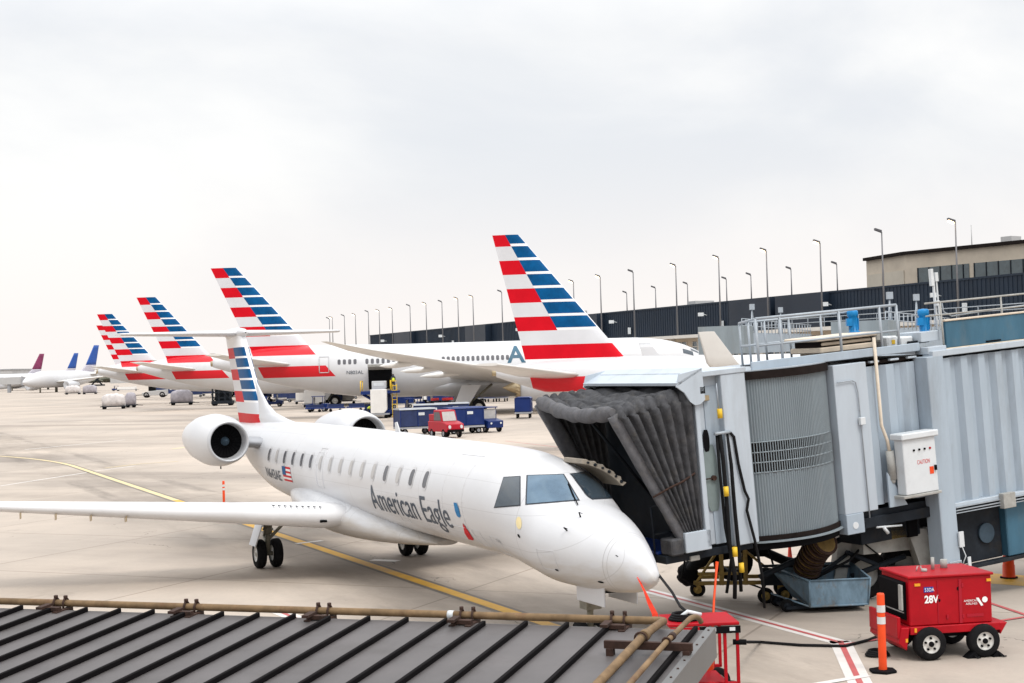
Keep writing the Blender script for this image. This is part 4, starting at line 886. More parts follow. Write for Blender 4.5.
part('inner_roof', 'roofblk', (-2.3, -.02, .2, VB - .6, -.02, .05)); [part('roof_clip', 'jbl', (u, u + .22, .12, .3, .01, .05)) for u in (-1.9, -1.4, -.9, -.45, .35, .95, 1.5, 2.1, 2.7)]
part('hanger_bracket', 'jb', (-2.40, -1.98, .0, .5, -3.16, -2.78))
q = MB(); q.tube(BF(-2.2, -.01, -3.0), BF(-2.2, .05, -3.0), .07, .07, 16); q.build('tie_eye', 'boxw', BR, world=True)
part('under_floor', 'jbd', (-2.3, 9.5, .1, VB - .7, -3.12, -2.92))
# slatted curtain of the rotating cab, bulging towards the apron
q = MB(); N_ = 46; vs = []; ring = []
for i in range(N_ * 4 + 1):
    t = i / (N_ * 4); u = -4.46 + 2.06 * t; bul = -.42 * math.sin(math.pi * min(1, t * 1.0)) ** .8; d = [0, .016, .022, .016][i % 4] * 1.3
    ring.append((u, .28 + bul - d))
def curt(w0, w1):
    k = len(q.v); q.add([BF(u, v, w) for u, v in ring for w in (w0, w1)], [(2*i, 2*i+2, 2*i+3, 2*i+1) for i in range(len(ring) - 1)])
curt(-2.92, -1.74); curt(-1.18, .0); q.build('slat_curtain', 'jbs', BR, world=True, recalc=False)
q = MB()
rows = [-1.74 + .187 * k for k in range(4)]
for r0 in rows:
    q.path([BF(u, v - .012, r0) for u, v in ring[::6]], .014, 4)
for i in range(2, len(ring) - 1, 4): u, v = ring[i]; q.tube(BF(u, v, -1.74), BF(u, v, -1.18), .012, .012, 4, cap=False)
q.build('ventilation_grille', 'jbs', BR, world=True)
q = MB(); q.add([BF(u, v + .1, w) for u, v in ring[::4] for w in (-1.75, -1.17)], [(2*i, 2*i+2, 2*i+3, 2*i+1) for i in range(len(ring[::4]) - 1)]); q.build('grille_backing', 'roofblk', BR, world=True, recalc=False)
def slab(name, mat, w0, w1, grow_):
    q = MB(); a = [BF(u, v - grow_, w0) for u, v in ring[::4]] + [BF(-2.4, 2.6, w0), BF(-4.46, 2.6, w0)]; q.prism(a, BW * ((w1 - w0) * K)); return q.build(name, mat, BR, world=True)
slab('curtain_roof', 'roofblk', -.02, .13, .10); slab('curtain_sill', 'roofblk', -2.99, -2.90, .08); slab('sill_lip', 'jbs', -3.02, -2.992, .16); slab('cab_floor', 'dark', -3.16, -3.022, .02)
slab('curtain_roof_deck', 'galv', .131, .15, .08)
# cab wall: deep channel with a recess and folded edges
part('cab_wall', 'jbl', (-5.60, -4.46, .16, .30, -2.90, .20), (-5.60, -5.50, -.02, .16, -2.90, .20), bevel=.012); part('cab_post', 'jbl', (-5.0, -4.46, -.02, .16, -2.97, .14), bevel=.012); part('recess_plate', 'jb', (-5.30, -5.0, .14, .158, -2.9, -.05), bevel=0)
part('cab_top', 'jbl', (-5.66, -4.44, -.04, VB, .14, .24), bevel=.012)
part('cab_back', 'jbd', (-5.4, -4.5, VB - .1, VB, -3., .2), (-4.4, -2.4, VB - .5, VB - .4, -3., 0)); part('cab_floor_edge', 'jbl', (-6.05, -5.50, -.02, .12, -2.94, -2.58), bevel=.012)
part('threshold', 'jbd', (-6.4, -4.5, .14, VB, -3.10, -2.96))
q = MB(); q.add([BF(-5.28, .115, -1.45)] + [BF(-5.28 + (.16) * math.cos(a), .13, -1.7 + max(-.60, min(.60, .72 * math.sin(a)))) for a in [R(15 * k) for k in range(24)]], [(0, k + 1, (k + 1) % 24 + 1) for k in range(24)])
q.build('inspection_cover', 'coverg', BR, world=True); 
q = MB(); q.tube(BF(-5.26, .13, -1.70), BF(-5.26, .06, -1.70), .05, .05, 12); q.tube(BF(-5.44, .08, -1.70), BF(-5.30, .08, -1.70), .012); q.build('cover_knob', 'rust', BR, world=True)
q = MB(); q.add([BF(-5.33 + .07 * math.cos(R(15*k)), .125, -1.02 + max(-.2, min(.2, .24 * math.sin(R(15*k))))) for k in range(24)], [tuple(range(24))]); q.build('slot_opening', 'dark', BR, world=True)
part('hinge_plate', 'bronze', (-5.48, -5.22, .06, .14, -.30, -.20)); part('hinge_block', 'dark', (-5.52, -5.40, -.1, 0, -.16, -.02))
q = MB(); q.path([BF(-5.15, .2, -.3), BF(-5.12, .18, -.7), BF(-5.25, .2, -.95), BF(-5.4, .25, -1.0)], .012, 6); q.build('control_cable', 'dark', BR, world=True)
# weather hood
q = MB()
prof = [(-5.62, .20), (-5.95, .16), (-5.99, .02), (-5.82, -.10), (-5.66, -.24), (-5.46, -.24), (-5.44, .22)]
q.prism([BF(u, -.10, w) for u, w in [(-6.0, .02), (-5.92, .24), (-5.44, .30), (-5.42, -.26), (-5.52, -.33), (-5.64, -.34), (-5.74, -.27), (-5.84, -.10)]], BV * .04)
q.hexa([BF(-5.98, -.10, .04), BF(-5.44, -.10, .27), BF(-5.44, VB + .1, .27), BF(-5.98, VB + .1, .04), BF(-5.99, -.10, .09), BF(-5.44, -.10, .31), BF(-5.44, VB + .1, .31), BF(-5.99, VB + .1, .09)])
q.prism([BF(u, VB + .06, w) for u, w in [(-6.0, .02), (-5.92, .24), (-5.44, .30), (-5.42, -.26), (-5.84, -.10)]], BV * .04)
q.build('weather_hood', 'jbl', BR, world=True)
# bellows canopy
def CP(px, py, v):   # survey point on plane v
    d = W(px, py, 1) - Vector((0, 0, CZ)); A = BO + BV * v - Vector((0, 0, CZ)); return Vector((0, 0, CZ)) + d * (A.dot(BV) / d.dot(BV))
NT, NB = CP(615, 414, .12), CP(689, 544, .12); FT = CP(541, 402, VB + .1); FB = FT + (NB - NT) * 1.0
bN0, bN1 = BF(-5.62, .12, -.12), BF(-5.62, .12, -2.86); bF0, bF1 = BF(-5.62, VB, -.12), BF(-5.62, VB, -2.86)
print('canopy', NT, NB, FT, FB)
NS, NTp = 26, 30; NF = 7
def section(t, zz, rough=1.):
    a, b, c, d = NB.lerp(bN1, t), NT.lerp(bN0, t), FT.lerp(bF0, t), FB.lerp(bF1, t); out = []
    side = (b - c).normalized()
    def rnd(k, s): return (math.sin(k * 12.9898 + s * 78.233 + t * 31.7) * 43758.5453) % 1 - .5
    for k in range(NS): f = k / NS; out.append(a.lerp(b, f) + side * (zz * .21 * (.45 + .55 * f)) + Vector((rnd(k, 1), rnd(k, 2), rnd(k, 3))) * .012 * rough)
    for k in range(5): an = R(90 * k / 4); out.append(b + (side * math.cos(an) + Vector((0, 0, 1)) * math.sin(an)) * (.10 + zz * .13) - (side + Vector((0, 0, 1))) * .08)
    for k in range(1, NTp): f = k / NTp; out.append(b.lerp(c, f) + Vector((0, 0, 1)) * (.02 + zz * .10 - .17 * math.sin(math.pi * f) * (1 - t) + .035 * math.sin(f * 17 + t * 9) * rough + .03 * rnd(k // 2, 4)) + (NT - bN0).normalized() * .05 * math.sin(f * 11 + t * 20))
    for k in range(5): an = R(90 * k / 4); out.append(c + (-side * math.sin(an) + Vector((0, 0, 1)) * math.cos(an)) * (.10 + zz * .13) + (side - Vector((0, 0, 1))) * .08)
    for k in range(1, NS + 1): f = k / NS; out.append(c.lerp(d, f) - side * (zz * .12))
    return out
secs = []; NK = NF * 6
for i in range(NK + 1):
    t = i / NK; ph = (i % 6) / 6; zz = math.sin(math.pi * ph) ** .55 if 0 < ph < 1 else 0.
    secs.append(section(t ** 1.08, zz))
q = MB(); q.loft(secs, 0, True, False, False); q.build('bellows_canopy', 'canvas', BR, world=True, recalc=False)
q = MB(); q.path([NT.lerp(FT, f) + Vector((0, 0, .03 - .16 * math.sin(math.pi * f))) + (NT - bN0).normalized() * .04 for f in [k / 14 for k in range(15)]], [.08] + [.14 + .02 * math.sin(k * 2.3) for k in range(13)] + [.08], 14); q.build('canopy_bumper', 'canvasl', BR, world=True)
for a, b, nm in ((NT, NB, 'near'), (FT, FB, 'far')):
    ax = (b - a).normalized(); s_ = (NT - bN0).normalized(); s_ = (s_ - ax * s_.dot(ax)).normalized(); o_ = ax.cross(s_).normalized()
    q = MB(); rings = []
    for k in range(15):
        p = a.lerp(b, k / 14) + ax * .0; w_ = .29 + .014 * math.sin(k * 3.1); h_ = .065 + .01 * math.sin(k * 1.7)
        rings.append([p + s_ * (w_ * c_) * .55 + o_ * (h_ * d_) for c_, d_ in ((-1, -.7), (-.6, -1), (.6, -1), (1, -.7), (1, .7), (.6, 1), (-.6, 1), (-1, .7))])
    q.loft(rings); q.build('canopy_side_pad', 'canvasl', BR, world=True)
q = MB()   # inner scissor arms and floor plate of the cab seen through the mouth
q.tube(NT.lerp(bN0, .2) + BV * .15 - BW * .1, NB.lerp(bN1, .9) + BV * .3, .03); q.tube(NT.lerp(FT, .45), BF(-5.6, 1.6, -2.2), .03); q.tube(BF(-6.4, .5, -3.1), BF(-6.4, .5, -2.1), .02); q.tube(BF(-6.4, .5, -2.1), BF(-5.7, .5, -2.1), .02); q.tube(BF(-6.4, .5, -2.6), BF(-5.7, .5, -2.6), .02)
q.build('canopy_arms', 'jbd', BR, world=True)
part('cab_floor_mat', 'vblue', (-6.4, -5.6, .4, 2.8, -2.955, -2.90))
part('cab_inner_door', 'jbd', (-5.6, -5.55, .1, VB + .25, -3.0, .15))
q = MB()   # strap clamped across the folds
q.path([BF(-5.72, .0, -1.55), BF(-6.0, -.02, -1.66), BF(-6.3, -.02, -1.74), BF(-6.62, .02, -1.86)], .02, 6); q.build('fold_strap', 'rust', BR, world=True)
part('fascia_bracket', 'graybeige', (-5.9, -5.7, .1, .5, -3.12, -3.03)); part('corner_bumper', 'canvas', (-6.34, -6.07, -.0, .4, -2.96, -2.66), bevel=.03)
# hanging cables with yellow clamps
Hn = BR
for k, (u0, pts, r) in enumerate(((0, [(-5.12, -.02, -.92), (-5.12, -.05, -1.4), (-5.13, -.06, -2.2), (-5.16, -.08, -2.9), (-5.12, -.1, -3.5), (-5.10, .0, -3.9)], .04),
                                  (0, [(-4.96, .0, -.90), (-4.94, -.03, -1.5), (-4.96, -.05, -2.3), (-4.97, -.08, -3.1), (-4.95, .0, -3.8)], .035),
                                  (0, [(-5.16, .02, -.94), (-5.18, .0, -1.6), (-5.18, -.02, -2.6), (-5.1, 0, -3.2), (-5.2, .1, -3.8)], .03),
                                  (0, [(-4.92, -.04, -.90), (-4.84, -.05, -1.0), (-4.80, -.06, -1.5), (-4.72, -.07, -2.0), (-4.66, -.08, -2.15), (-4.72, -.08, -2.35), (-4.62, -.1, -2.9), (-4.52, -.1, -3.6), (-4.4, .1, -4.2)], .028))):
    q = MB(); q.path([BF(*p) for p in pts], r, 10); q.build('hanging_cable', 'hose', BR, world=True)
for p in ((-5.12, -.08, -.55), (-5.16, -.12, -1.95), (-5.10, -.14, -3.05), (-4.96, -.1, -3.36)):
    q = MB(); q.tube(BF(p[0], p[1], p[2] - .08), BF(p[0], p[1], p[2] + .09), .05, .05, 12); q.build('cable_clamp', 'yel', BR, world=True)
q = MB(); q.tube(BF(-5.12, -.05, -.45), BF(-5.12, -.05, .0), .012); q.tube(BF(-5.25, -.04, -.9), BF(-4.9, -.04, -.9), .03); q.build('cable_hook', 'galv', BR, world=True)
# conduits and fittings on the inner frame
q = MB(); q.path([BF(-2.36, -.02, -.27), BF(-2.0, -.02, -.26), BF(-1.92, -.02, -.30), BF(-1.88, -.02, -.5), BF(-1.86, -.02, -2.9)], .014, 6); q.build('conduit', 'galv', BR, world=True)
part('switch_box', 'boxw', (-1.92, -1.80, -.08, 0, -1.12, -.98), bevel=.008)
q = MB(); q.path([BF(-1.30, .08, .5), BF(-1.30, .08, -1.2), BF(-1.22, .04, -1.5), BF(-1.22, .0, -1.75)], .035, 10); q.build('cable_duct', 'beige', BR, world=True)
q = MB(); q.tube(BF(-1.22, .0, -1.70), BF(-1.20, .0, -2.25), .085, .085, 16); q.tube(BF(-1.20, .0, -2.25), BF(-1.20, .0, -2.33), .07, .04, 16); q.build('cable_gland', 'graybeige', BR, world=True)
CB = part('control_cabinet', 'boxw', (-1.14, -.32, -.30, -.04, -2.56, -1.50), bevel=.015)
part('cabinet_lid', 'boxw', (-1.20, -.27, -.37, .0, -1.50, -1.38), bevel=.02, parent=BR)
q = MB()
for k in range(4): q.tube(BF(-.88 + .135 * k, -.30, -1.72), BF(-.88 + .135 * k, -.325, -1.72), .022, .022, 10, 1 if k == 3 else 0)
q.build('indicator_lamps', ['dark', 'gpured'], BR, world=True)
lettering('cabinet_lettering', 'CAUTION', .115, lambda u, v: BF(-.82 + u * .62, -.305, -2.0 + v), 'letr', BR, step=0, world=True)
part('cabinet_label', 'orange', (-.52, -.42, -.307, -.301, -2.22, -2.08), bevel=0); part('cabinet_latch', 'dark', (-.40, -.36, -.34, -.30, -2.16, -2.06), bevel=0)
q = MB(); q.prism([BF(-1.34, -.02, -2.1), BF(-1.34, -.02, -2.78), BF(-.9, -.02, -2.78)], BV * .04); q.build('cabinet_bracket', 'jb', BR, world=True); part('cabinet_shelf', 'graybeige', (-1.22, -.27, -.32, .1, -2.62, -2.565))
# lift column and drive bogie
q = MB(); foot = BF(.05, .05, -3.0)
part('lift_column', 'jb', (-.26, .16, -.20, .22, -4.15, .02), bevel=.015); part('column_foot', 'steelblue', (-.24, .14, -.16, .2, -4.75, -4.15)); part('column_plate', 'galv', (-.16, .16, -.235, -.205, -4.28, -4.0))
q = MB()
for x_ in (-.1, .0, .1):
    for z_ in (-4.06, -4.2): q.tube(BF(x_, -.235, z_), BF(x_, -.26, z_), .02, .02, 6)
q.build('bolts', 'rust', BR, world=True)
bg_ = G(905, 585); DX = BF(-.7, 1.0, -3.2)
BGC = Vector((DX.x + .1, DX.y + .4, 0))
q = MB(); q.box(BGC + Vector((0, 0, 1.25)), (1.9, .9, .45), _th); q.prism([BGC + Vector((-1.05, -.5, 1.4)), BGC + Vector((-.75, -.5, 1.4)), BGC + Vector((-.95, -.5, .45)), BGC + Vector((-1.2, -.5, .45))], (0, .5, 0)); q.prism([BGC + Vector((.35, -.55, 1.5)), BGC + Vector((.75, -.55, 1.5)), BGC + Vector((1.0, -.55, .5)), BGC + Vector((.7, -.55, .4))], (0, .5, 0)); q.tube(BGC + Vector((-.7, 0, .55)), BGC + Vector((.7, 0, .55)), .12)
bog = q.build('drive_bogie', 'graybeige', BR, world=True, bevel=.01)
for dx in (-.55, .45):
    p = BGC + Vector((dx, .1 + dx * .4, .55)); t = MB(); a = Vector((.15, -.99, 0)).normalized()
    t.lathe([(-.2, .3), (-.2, .48), (-.14, .54), (.14, .54), (.2, .48), (.2, .3)], p, a, 28); ty = t.build('wheel', 'tyre', BR, world=True)
    r2 = MB(); r2.lathe([(-.17, .001), (-.17, .1), (-.1, .28), (-.2, .31), (.2, .31), (.1, .28), (.17, .001)], p, a, 20); r2.build('rim', 'graybeige', ty, world=True)
q = MB(); A_ = BF(-.9, .3, -3.15)
for a, b, r in ((W(760, 577, 30), W(893, 515, 31.2), .06), (W(812, 580, 30.3), W(850, 552, 30.7), .04), (W(846, 552, 30.6), W(880, 566, 30.8), .05), (W(852, 576, 30.6), W(905, 556, 31), .06), (W(760, 566, 30.6), W(850, 566, 30.7), .03)): q.tube(a, b, r, r, 6)
q.build('brace_struts', 'jbd', BR, world=True)
q = MB(); q.path([W(812, 580, 30.2), W(850, 560, 30.5), W(885, 522, 30.8), W(900, 505, 31)], .03, 8); q.path([W(857, 508, 30.5), W(860, 540, 30.4), W(880, 556, 30.5)], .02, 6); q.build('loose_cables', 'hose', BR, world=True)
part('drive_motor_housing', 'olive', (-.95, -.55, .5, .9, -3.50, -3.2)); part('motor_cover', 'dark', (-.54, -.3, .45, .9, -3.52, -3.16)); part('hydraulic_rail', 'jbd', (-2.2, .1, .2, .5, -3.10, -2.8), (-1.7, -.2, .5, 1.2, -3.5, -3.1))
q = MB(); q.tube(BF(-1.62, .1, -3.13), BF(-1.0, .1, -3.18), .02); q.tube(BF(-1.45, .1, -3.15), BF(-1.35, .1, -3.28), .035); q.build('sensor', 'boxw', BR, world=True)
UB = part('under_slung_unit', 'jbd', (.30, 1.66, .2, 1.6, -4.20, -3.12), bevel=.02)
part('air_unit_casing', 'steelblue', (1.68, 5.5, .05, 1.7, -4.20, -3.12), bevel=.02)
q = MB(); q.tube(BF(1.22, .2, -3.66), BF(1.22, .14, -3.66), .21, .21, 28); q.build('fan_port', 'slate', BR, world=True)
part('under_beam', 'jbd', (.3, 5.5, .0, .2, -4.28, -4.21)); part('tag_plate', 'boxw', (.42, .5, -.12, -.1, -4.25, -4.0), bevel=0); part('tag_plate', 'boxw', (.12, .24, -.26, -.22, -3.75, -3.45), bevel=0)
q = MB(); q.path([BF(.24, -.15, -3.7), BF(.3, -.2, -3.95), BF(.2, -.2, -4.1)], .012, 6); q.path([BF(.42, -.05, -4.2), BF(.40, -.1, -4.5), BF(.25, -.1, -4.7)], .012, 6); q.build('loose_cables', 'boxw', BR, world=True)
# roof: parapet, walkway, rails, enclosures, motors
part('parapet_panel', 'steelblue', (.42, 9.5, -.05, .02, .14, .66)); part('parapet_cap', 'beige', (.40, 9.5, -.08, .04, .661, .70)); part('parapet_foot', 'beige', (.3, 9.5, -.1, .3, .06, .138))
part('parapet_slot', 'dark', (1.45, 1.85, -.07, -.051, .16, .19), bevel=0)
def rail(name, posts, top, mids, u0, u1, v, base, r=.028, mat='galv', tiltend=0):
    q = MB(); q.tube(BF(u0, v, top), BF(u1, v, top), r, r, 8)
    for m_ in mids: q.tube(BF(u0, v, m_), BF(u1, v, m_), r * .8, r * .8, 8)
    for p_ in posts: q.tube(BF(p_, v, base), BF(p_, v, top), r, r, 8)
    return q.build(name, mat, BR, world=True)
rail('parapet_rail', [.38, 2.0, 3.7, 5.4], 1.05, [.80], -.02, 9.5, .0, .14, mat='graybeige', r=.02)
rail('walkway_rail', [-4.0, -3.45, -2.05, -1.05, -.62], 1.08, [.58], -4.0, -.62, .15, .14)
rail('walkway_rail', [-3.3, -2.7, -2.1, -1.3, -.5], 1.0, [.55], -3.3, -.5, 1.7, .14, r=.024)
q = MB(); q.tube(BF(-4.0, .15, 1.08), BF(-3.3, 1.7, 1.0), .024); q.tube(BF(-4.0, .15, .6), BF(-3.3, 1.7, .55), .02); q.tube(BF(-3.65, .9, .14), BF(-3.65, .9, 1.04), .024); q.build('end_rail', 'galv', BR, world=True)
part('walkway_kick_plate', 'jb', (-4.2, -.15, .10, .14, .14, .30)); part('walkway_deck', 'jbd', (-3.3, -.1, .14, 1.8, .152, .17))
part('roof_cooler', 'beige', (-2.35, -1.0, .4, 1.4, .29, .40), (-2.28, -1.05, .45, 1.35, .43, .49), (-2.45, -.98, .35, 1.45, .52, .60), (-2.2, -1.1, .5, 1.3, .17, .29), bevel=.02)
part('cooler_gap', 'roofblk', (-2.3, -1.02, .48, 1.3, .40, .52)); part('cooler_cap', 'graybeige', (-.99, -.80, .4, 1.0, .38, .60), bevel=.05)
part('roof_box', 'boxw', (-.78, -.52, .3, .7, .22, .48), bevel=.03); part('roof_box', 'boxw', (-.45, -.12, .3, .9, .20, .44), bevel=.03); part('roof_box', 'jbl', (-.1, .38, .1, .8, .30, .50), (-.12, .36, -.1, .3, .06, .2)); part('roof_linkage', 'jbd', (-.6, .0, .4, .6, .22, .30), (-.3, .2, .2, .3, .28, .34)); part('box_label', 'yel', (-.68, -.60, .29, .298, .32, .40), bevel=0)
for (u, v, w) in ((-.55, 1.6, .56), (.32, .45, .46)):
    q = MB(); c = BF(u, v, w); q.lathe([(0, .12), (.03, .14), (.05, .10), (.36, .10), (.38, .12), (.47, .12), (.50, .09), (.51, .0)], c, BW, 20); q.box(c + Vector((-.11, -.05, .24)), (.12, .12, .16)); q.tube(c - BW * .1, c, .10, .12, 16)
    for k in range(10): a = R(36*k); q.box(c + Vector((.10 * math.cos(a), .10 * math.sin(a), .2)), (.02, .02, .25), a)
    q.build('lift_motor', 'cyan', BR, world=True)
part('camera_mast', 'boxw', (.52, .56, .3, .35, .5, 1.55), (.60, .63, .3, .33, .5, 1.5), (.46, .53, .28, .36, 1.38, 1.72), (.57, .65, .28, .36, 1.46, 1.64), (.48, .56, .2, .3, .98, 1.08), bevel=.005)
q = MB(); q.path([BF(.42, .0, 1.05), BF(.5, .05, .85), BF(.7, .05, .75), BF(2.0, .05, .80), BF(5, .05, .85)], .015, 6); q.build('rail_conduit', 'galv', BR, world=True)

# ochre flexible duct hanging from the bridge into the hopper cart
D = thing('flexible_air_duct', 'ochre corrugated duct hanging from the bridge floor into the hopper cart', 'air duct', (BO.x - 2.6, BO.y - 1.2, 0))
a, c = W(826, 541, 29.6), W(806, 572, 30.3); b_ = W(812, 550, 30); q = MB(); P_ = [a.lerp(b_, t/30).lerp(b_.lerp(c, t/30), t/30) for t in range(31)]
q.path(P_, [.20 + .065 * (k % 2) for k in range(31)], 20); q.build('duct', 'duct', D, world=True)
for k in range(1, 31, 3):
    q = MB(); d_ = (P_[min(k + 1, 30)] - P_[k - 1]).normalized() * .018; q.tube(P_[k] - d_, P_[k] + d_, .285, .285, 22); q.build('duct_ring', 'rust', D, world=True)

# ================================================================ GROUND EQUIPMENT BY THE BRIDGE
# hopper cart
hb = G(812, 612); H = thing('hopper_cart', 'worn pale blue steel hopper cart under the bridge', 'cart', (hb.x + .52, hb.y + .4, 0), R(6)); H.scale = (.86, .86, .82)
def lb(name, mat, T, *boxes, bevel=.01):
    q = MB()
    for c, d in boxes: q.box(c, d)
    return q.build(name, mat, T, bevel=bevel)
q = MB(); q.prism([(-.75, -.6, .18), (.62, -.6, .18), (.70, -.6, .78), (-.75, -.6, .78)], (0, .03, 0)); q.prism([(-.75, -.6, .18), (-.75, .7, .18), (-1.25, .7, .85), (-.75, -.6, .78)], (.03, 0, 0)); q.prism([(.62, -.6, .18), (.62, .8, .18), (.70, .8, .98), (.70, -.6, .78)], (.03, 0, 0)); q.prism([(-.75, .77, .18), (.62, .77, .18), (.70, .77, .98), (-1.25, .77, .98)], (0, .03, 0)); q.box((-.05, .1, .2), (1.35, 1.3, .03))
q.build('hopper', 'hopper', H)
q = MB(); q.tube((-1.3, .8, 1.0), (.72, .8, 1.0), .03); q.tube((.72, .8, 1.0), (.72, -.6, .80), .025); q.tube((-.76, -.61, .80), (.72, -.61, .80), .022); q.tube((-1.3, .8, 1.0), (-.76, -.61, .80), .022); q.tube((-.76, -.62, .16), (-.76, -.62, .8), .025); q.tube((.64, -.62, .16), (.71, -.62, .8), .022); q.tube((-.76, -.62, .17), (.64, -.62, .17), .025); q.tube((-.76, -.62, .17), (-1.45, .2, .4), .022)
q.build('rim_tube', 'hopper', H); lb('skid', 'jbd', H, ((-.3, .1, .11), (1.9, .9, .08))); wheel_set(H, [(-1.2, -.25, .16), (-1.2, .6, .16), (.5, .6, .16)], .16, .1, rimmat='jbd')
q = MB(); q.prism([(-1.5, .84, .5), (.9, .84, .4), (.9, .84, .75), (-1.5, .84, .95)], (0, .06, 0)); q.build('backboard', 'jbd', H)
# red cone
cb = G(791, 590); c_ = thing('traffic_cone', 'tall slim red cone behind the hopper cart', 'cone', (cb.x, cb.y, 0)); q = MB(); q.lathe([(0, .17), (.03, .17), (.035, .12), (.95, .03), (.96, .001)], (0, 0, 0), (0, 0, 1), 20); q.build('cone_body', 'ored', c_); lb('base', 'dark', c_, ((0, 0, .012), (.36, .36, .024)))
# hose cart / ground power reel with ochre frame
yb = G(742, 603); Y_ = thing('hose_reel_cart', 'ochre framed hose reel cart with black drum below the hanging cables', 'cart', (yb.x, yb.y + .5, 0), R(-6))
q = MB()
for y in (-.45, .45):
    q.box((0, y, .42), (1.9, .07, .08)); q.box((-.4, y, .62), (.9, .06, .06))
for x in (-.35, .15): q.box((x, -.45, .80), (.09, .08, .85)); q.box((x, .45, .80), (.09, .08, .85))
for x in (-.9, -.35, .15, .9): q.box((x, 0, .43), (.08, .9, .07))
q.tube((-.9, -.45, .42), (-.35, -.45, 1.2), .03); q.tube((.9, -.45, .45), (.15, -.45, 1.1), .03); q.build('frame', 'olive', Y_, bevel=.006)
q = MB(); q.lathe([(-.32, .42), (-.30, .42), (-.29, .25), (.29, .25), (.30, .42), (.32, .42)], (-.1, 0, .86), (0, 1, 0), 28); q.lathe([(-.2, .28), (.2, .28)], (-.1, 0, .86), (0, 1, 0), 20); q.lathe([(-.1, .25), (-.05, .30), (.25, .22), (.3, .15)], (-.95, -.1, .6), (-1, 0, -.4), 18); q.build('reel_drum', 'dark', Y_)
q = MB(); q.path([(-1.2, -.1, .45), (-.9, -.3, .8), (-.5, -.1, .95), (-.1, 0, 1.0)], .13, 12); q.path([(.1, 0, 1.0), (.6, .0, 1.0), (1.0, .1, .8), (1.5, .3, .65)], .10, 12); q.path([(-1.05, -.5, .9), (-1.0, -.5, 1.35), (-.7, -.5, 1.5), (-.5, -.45, 1.2)], .02, 8); q.path([(-1.1, -.5, 1.0), (-1.2, -.55, .55), (-.9, -.5, .35)], .02, 8); q.path([(.2, -.4, .4), (.5, -.55, .3), (.75, -.5, .7), (.6, -.4, 1.3), (.9, -.2, 1.75)], .025, 8); q.build('coiled_hose', 'hose', Y_)
lb('tow_bar', 'graybeige', Y_, ((1.35, .0, .38), (.9, .08, .06))); wheel_set(Y_, [(.95, -.5, .17), (.95, .5, .17), (.55, -.5, .15), (-.85, .5, .15)], .17, .1, rimmat='olive')
# orange cable from the bridge to the ground cart
q = MB(); q.path([W(717, 562, 27.6), W(716, 575, 27.5), W(714, 600, 27.0), W(712, 640, 26.5), W(711, 690, 26)], [.034, .022, .022, .024, .024], 8); oc = q.build('orange_cable', 'orange', None); tag(oc, 'orange cable hanging straight down below the bridge cab', 'cable')
# red maintenance cart beside the canopy roof
rc = thing('ground_power_cart', 'red framed equipment cart behind the canopy roof corner', 'cart', (W(702, 640, 21.6).x - .09, 21.6, 0.13), R(4))
q = MB(); q.box((0, -.22, 1.25), (1.02, .86, .05)); q.build('deck', 'gpured', rc, bevel=.01)
q = MB(); q.box((.22, -.66, 1.17), (.60, .03, .10)); q.build('deck_front', 'dark', rc); q = MB(); q.box((-.28, -.665, 1.17), (.42, .03, .10)); q.build('deck_edge', 'gpured', rc)
q = MB(); q.box((.12, -.683, 1.18), (.09, .005, .05)); q.box((.40, -.683, 1.18), (.08, .005, .05)); q.build('edge_labels', ['boxw'], rc)
q = MB()
for x in (-.48, .30, .48):
    for y in (-.62, .62): q.box((x, y, .78), (.045, .045, .80))
q.box((.39, -.62, .40), (.22, .045, .045)); q.box((0, .62, .40), (1, .045, .045)); q.build('frame', 'gpured', rc, bevel=.006)
q = MB(); q.box((.2, -.55, .2), (.6, .35, .36)); q.box((-.1, -.1, .25), (.9, .8, .3)); q.build('cabinet', 'gpured', rc, bevel=.01)
q = MB(); q.box((-.05, -.45, .86), (.42, .2, .50)); q.build('side_panel', 'gpured', rc); q = MB(); q.lathe([(0, .01), (.0, .15), (.36, .17), (.40, .13)], (-.02, -.62, .62), (0, 0, 1), 16); q.build('hose_sleeve', 'orange', rc)
q = MB(); q.tube((.30, -.73, .22), (.30, -.725, .22), .05, .05, 16); q.build('decal', 'boxw', rc)
q = MB(); q.tube((.42, -.6, .98), (.60, -.66, .98), .04, .04, 8); q.build('hitch', 'dark', rc)
wheel_set(rc, [(-.4, -.45, .2), (.4, -.45, .2), (-.4, .5, .2), (.4, .5, .2)], .2, .12)
q = MB(); 
for k in range(3): q.path([(-.22 + .22 * math.cos(R(30*i)) * (1 - .1*k), -.35 + .18 * math.sin(R(30*i)), 1.30 + .03*k) for i in range(13)], .022, 8)
q.build('cable_coil', 'hose', rc); q = MB(); q.path([(-.35, -.45, 1.3), (-.2, -.5, 1.42), (.0, -.45, 1.36)], .03, 8); q.build('coiled_lead', 'boxw', rc)
q = MB(); q.path([JM @ jp(.55, R(-100), .0), W(672, 592, 23.2), W(680, 606, 22.4), W(690, 615, 21.6)], .022, 8); pc = q.build('power_cable', 'hose', None); tag(pc, 'thin black power cable from the jet nose to the red cart', 'cable')
q = MB(); q.path([W(738, 642, 21.8), G(760, 642, .03), G(800, 645, .03), G(845, 646, .03), G(868, 640, .03), G(878, 636, .03)], .025, 8); pc = q.build('power_cable', 'hose', None); tag(pc, 'black cable lying on the concrete between the two red carts', 'cable')
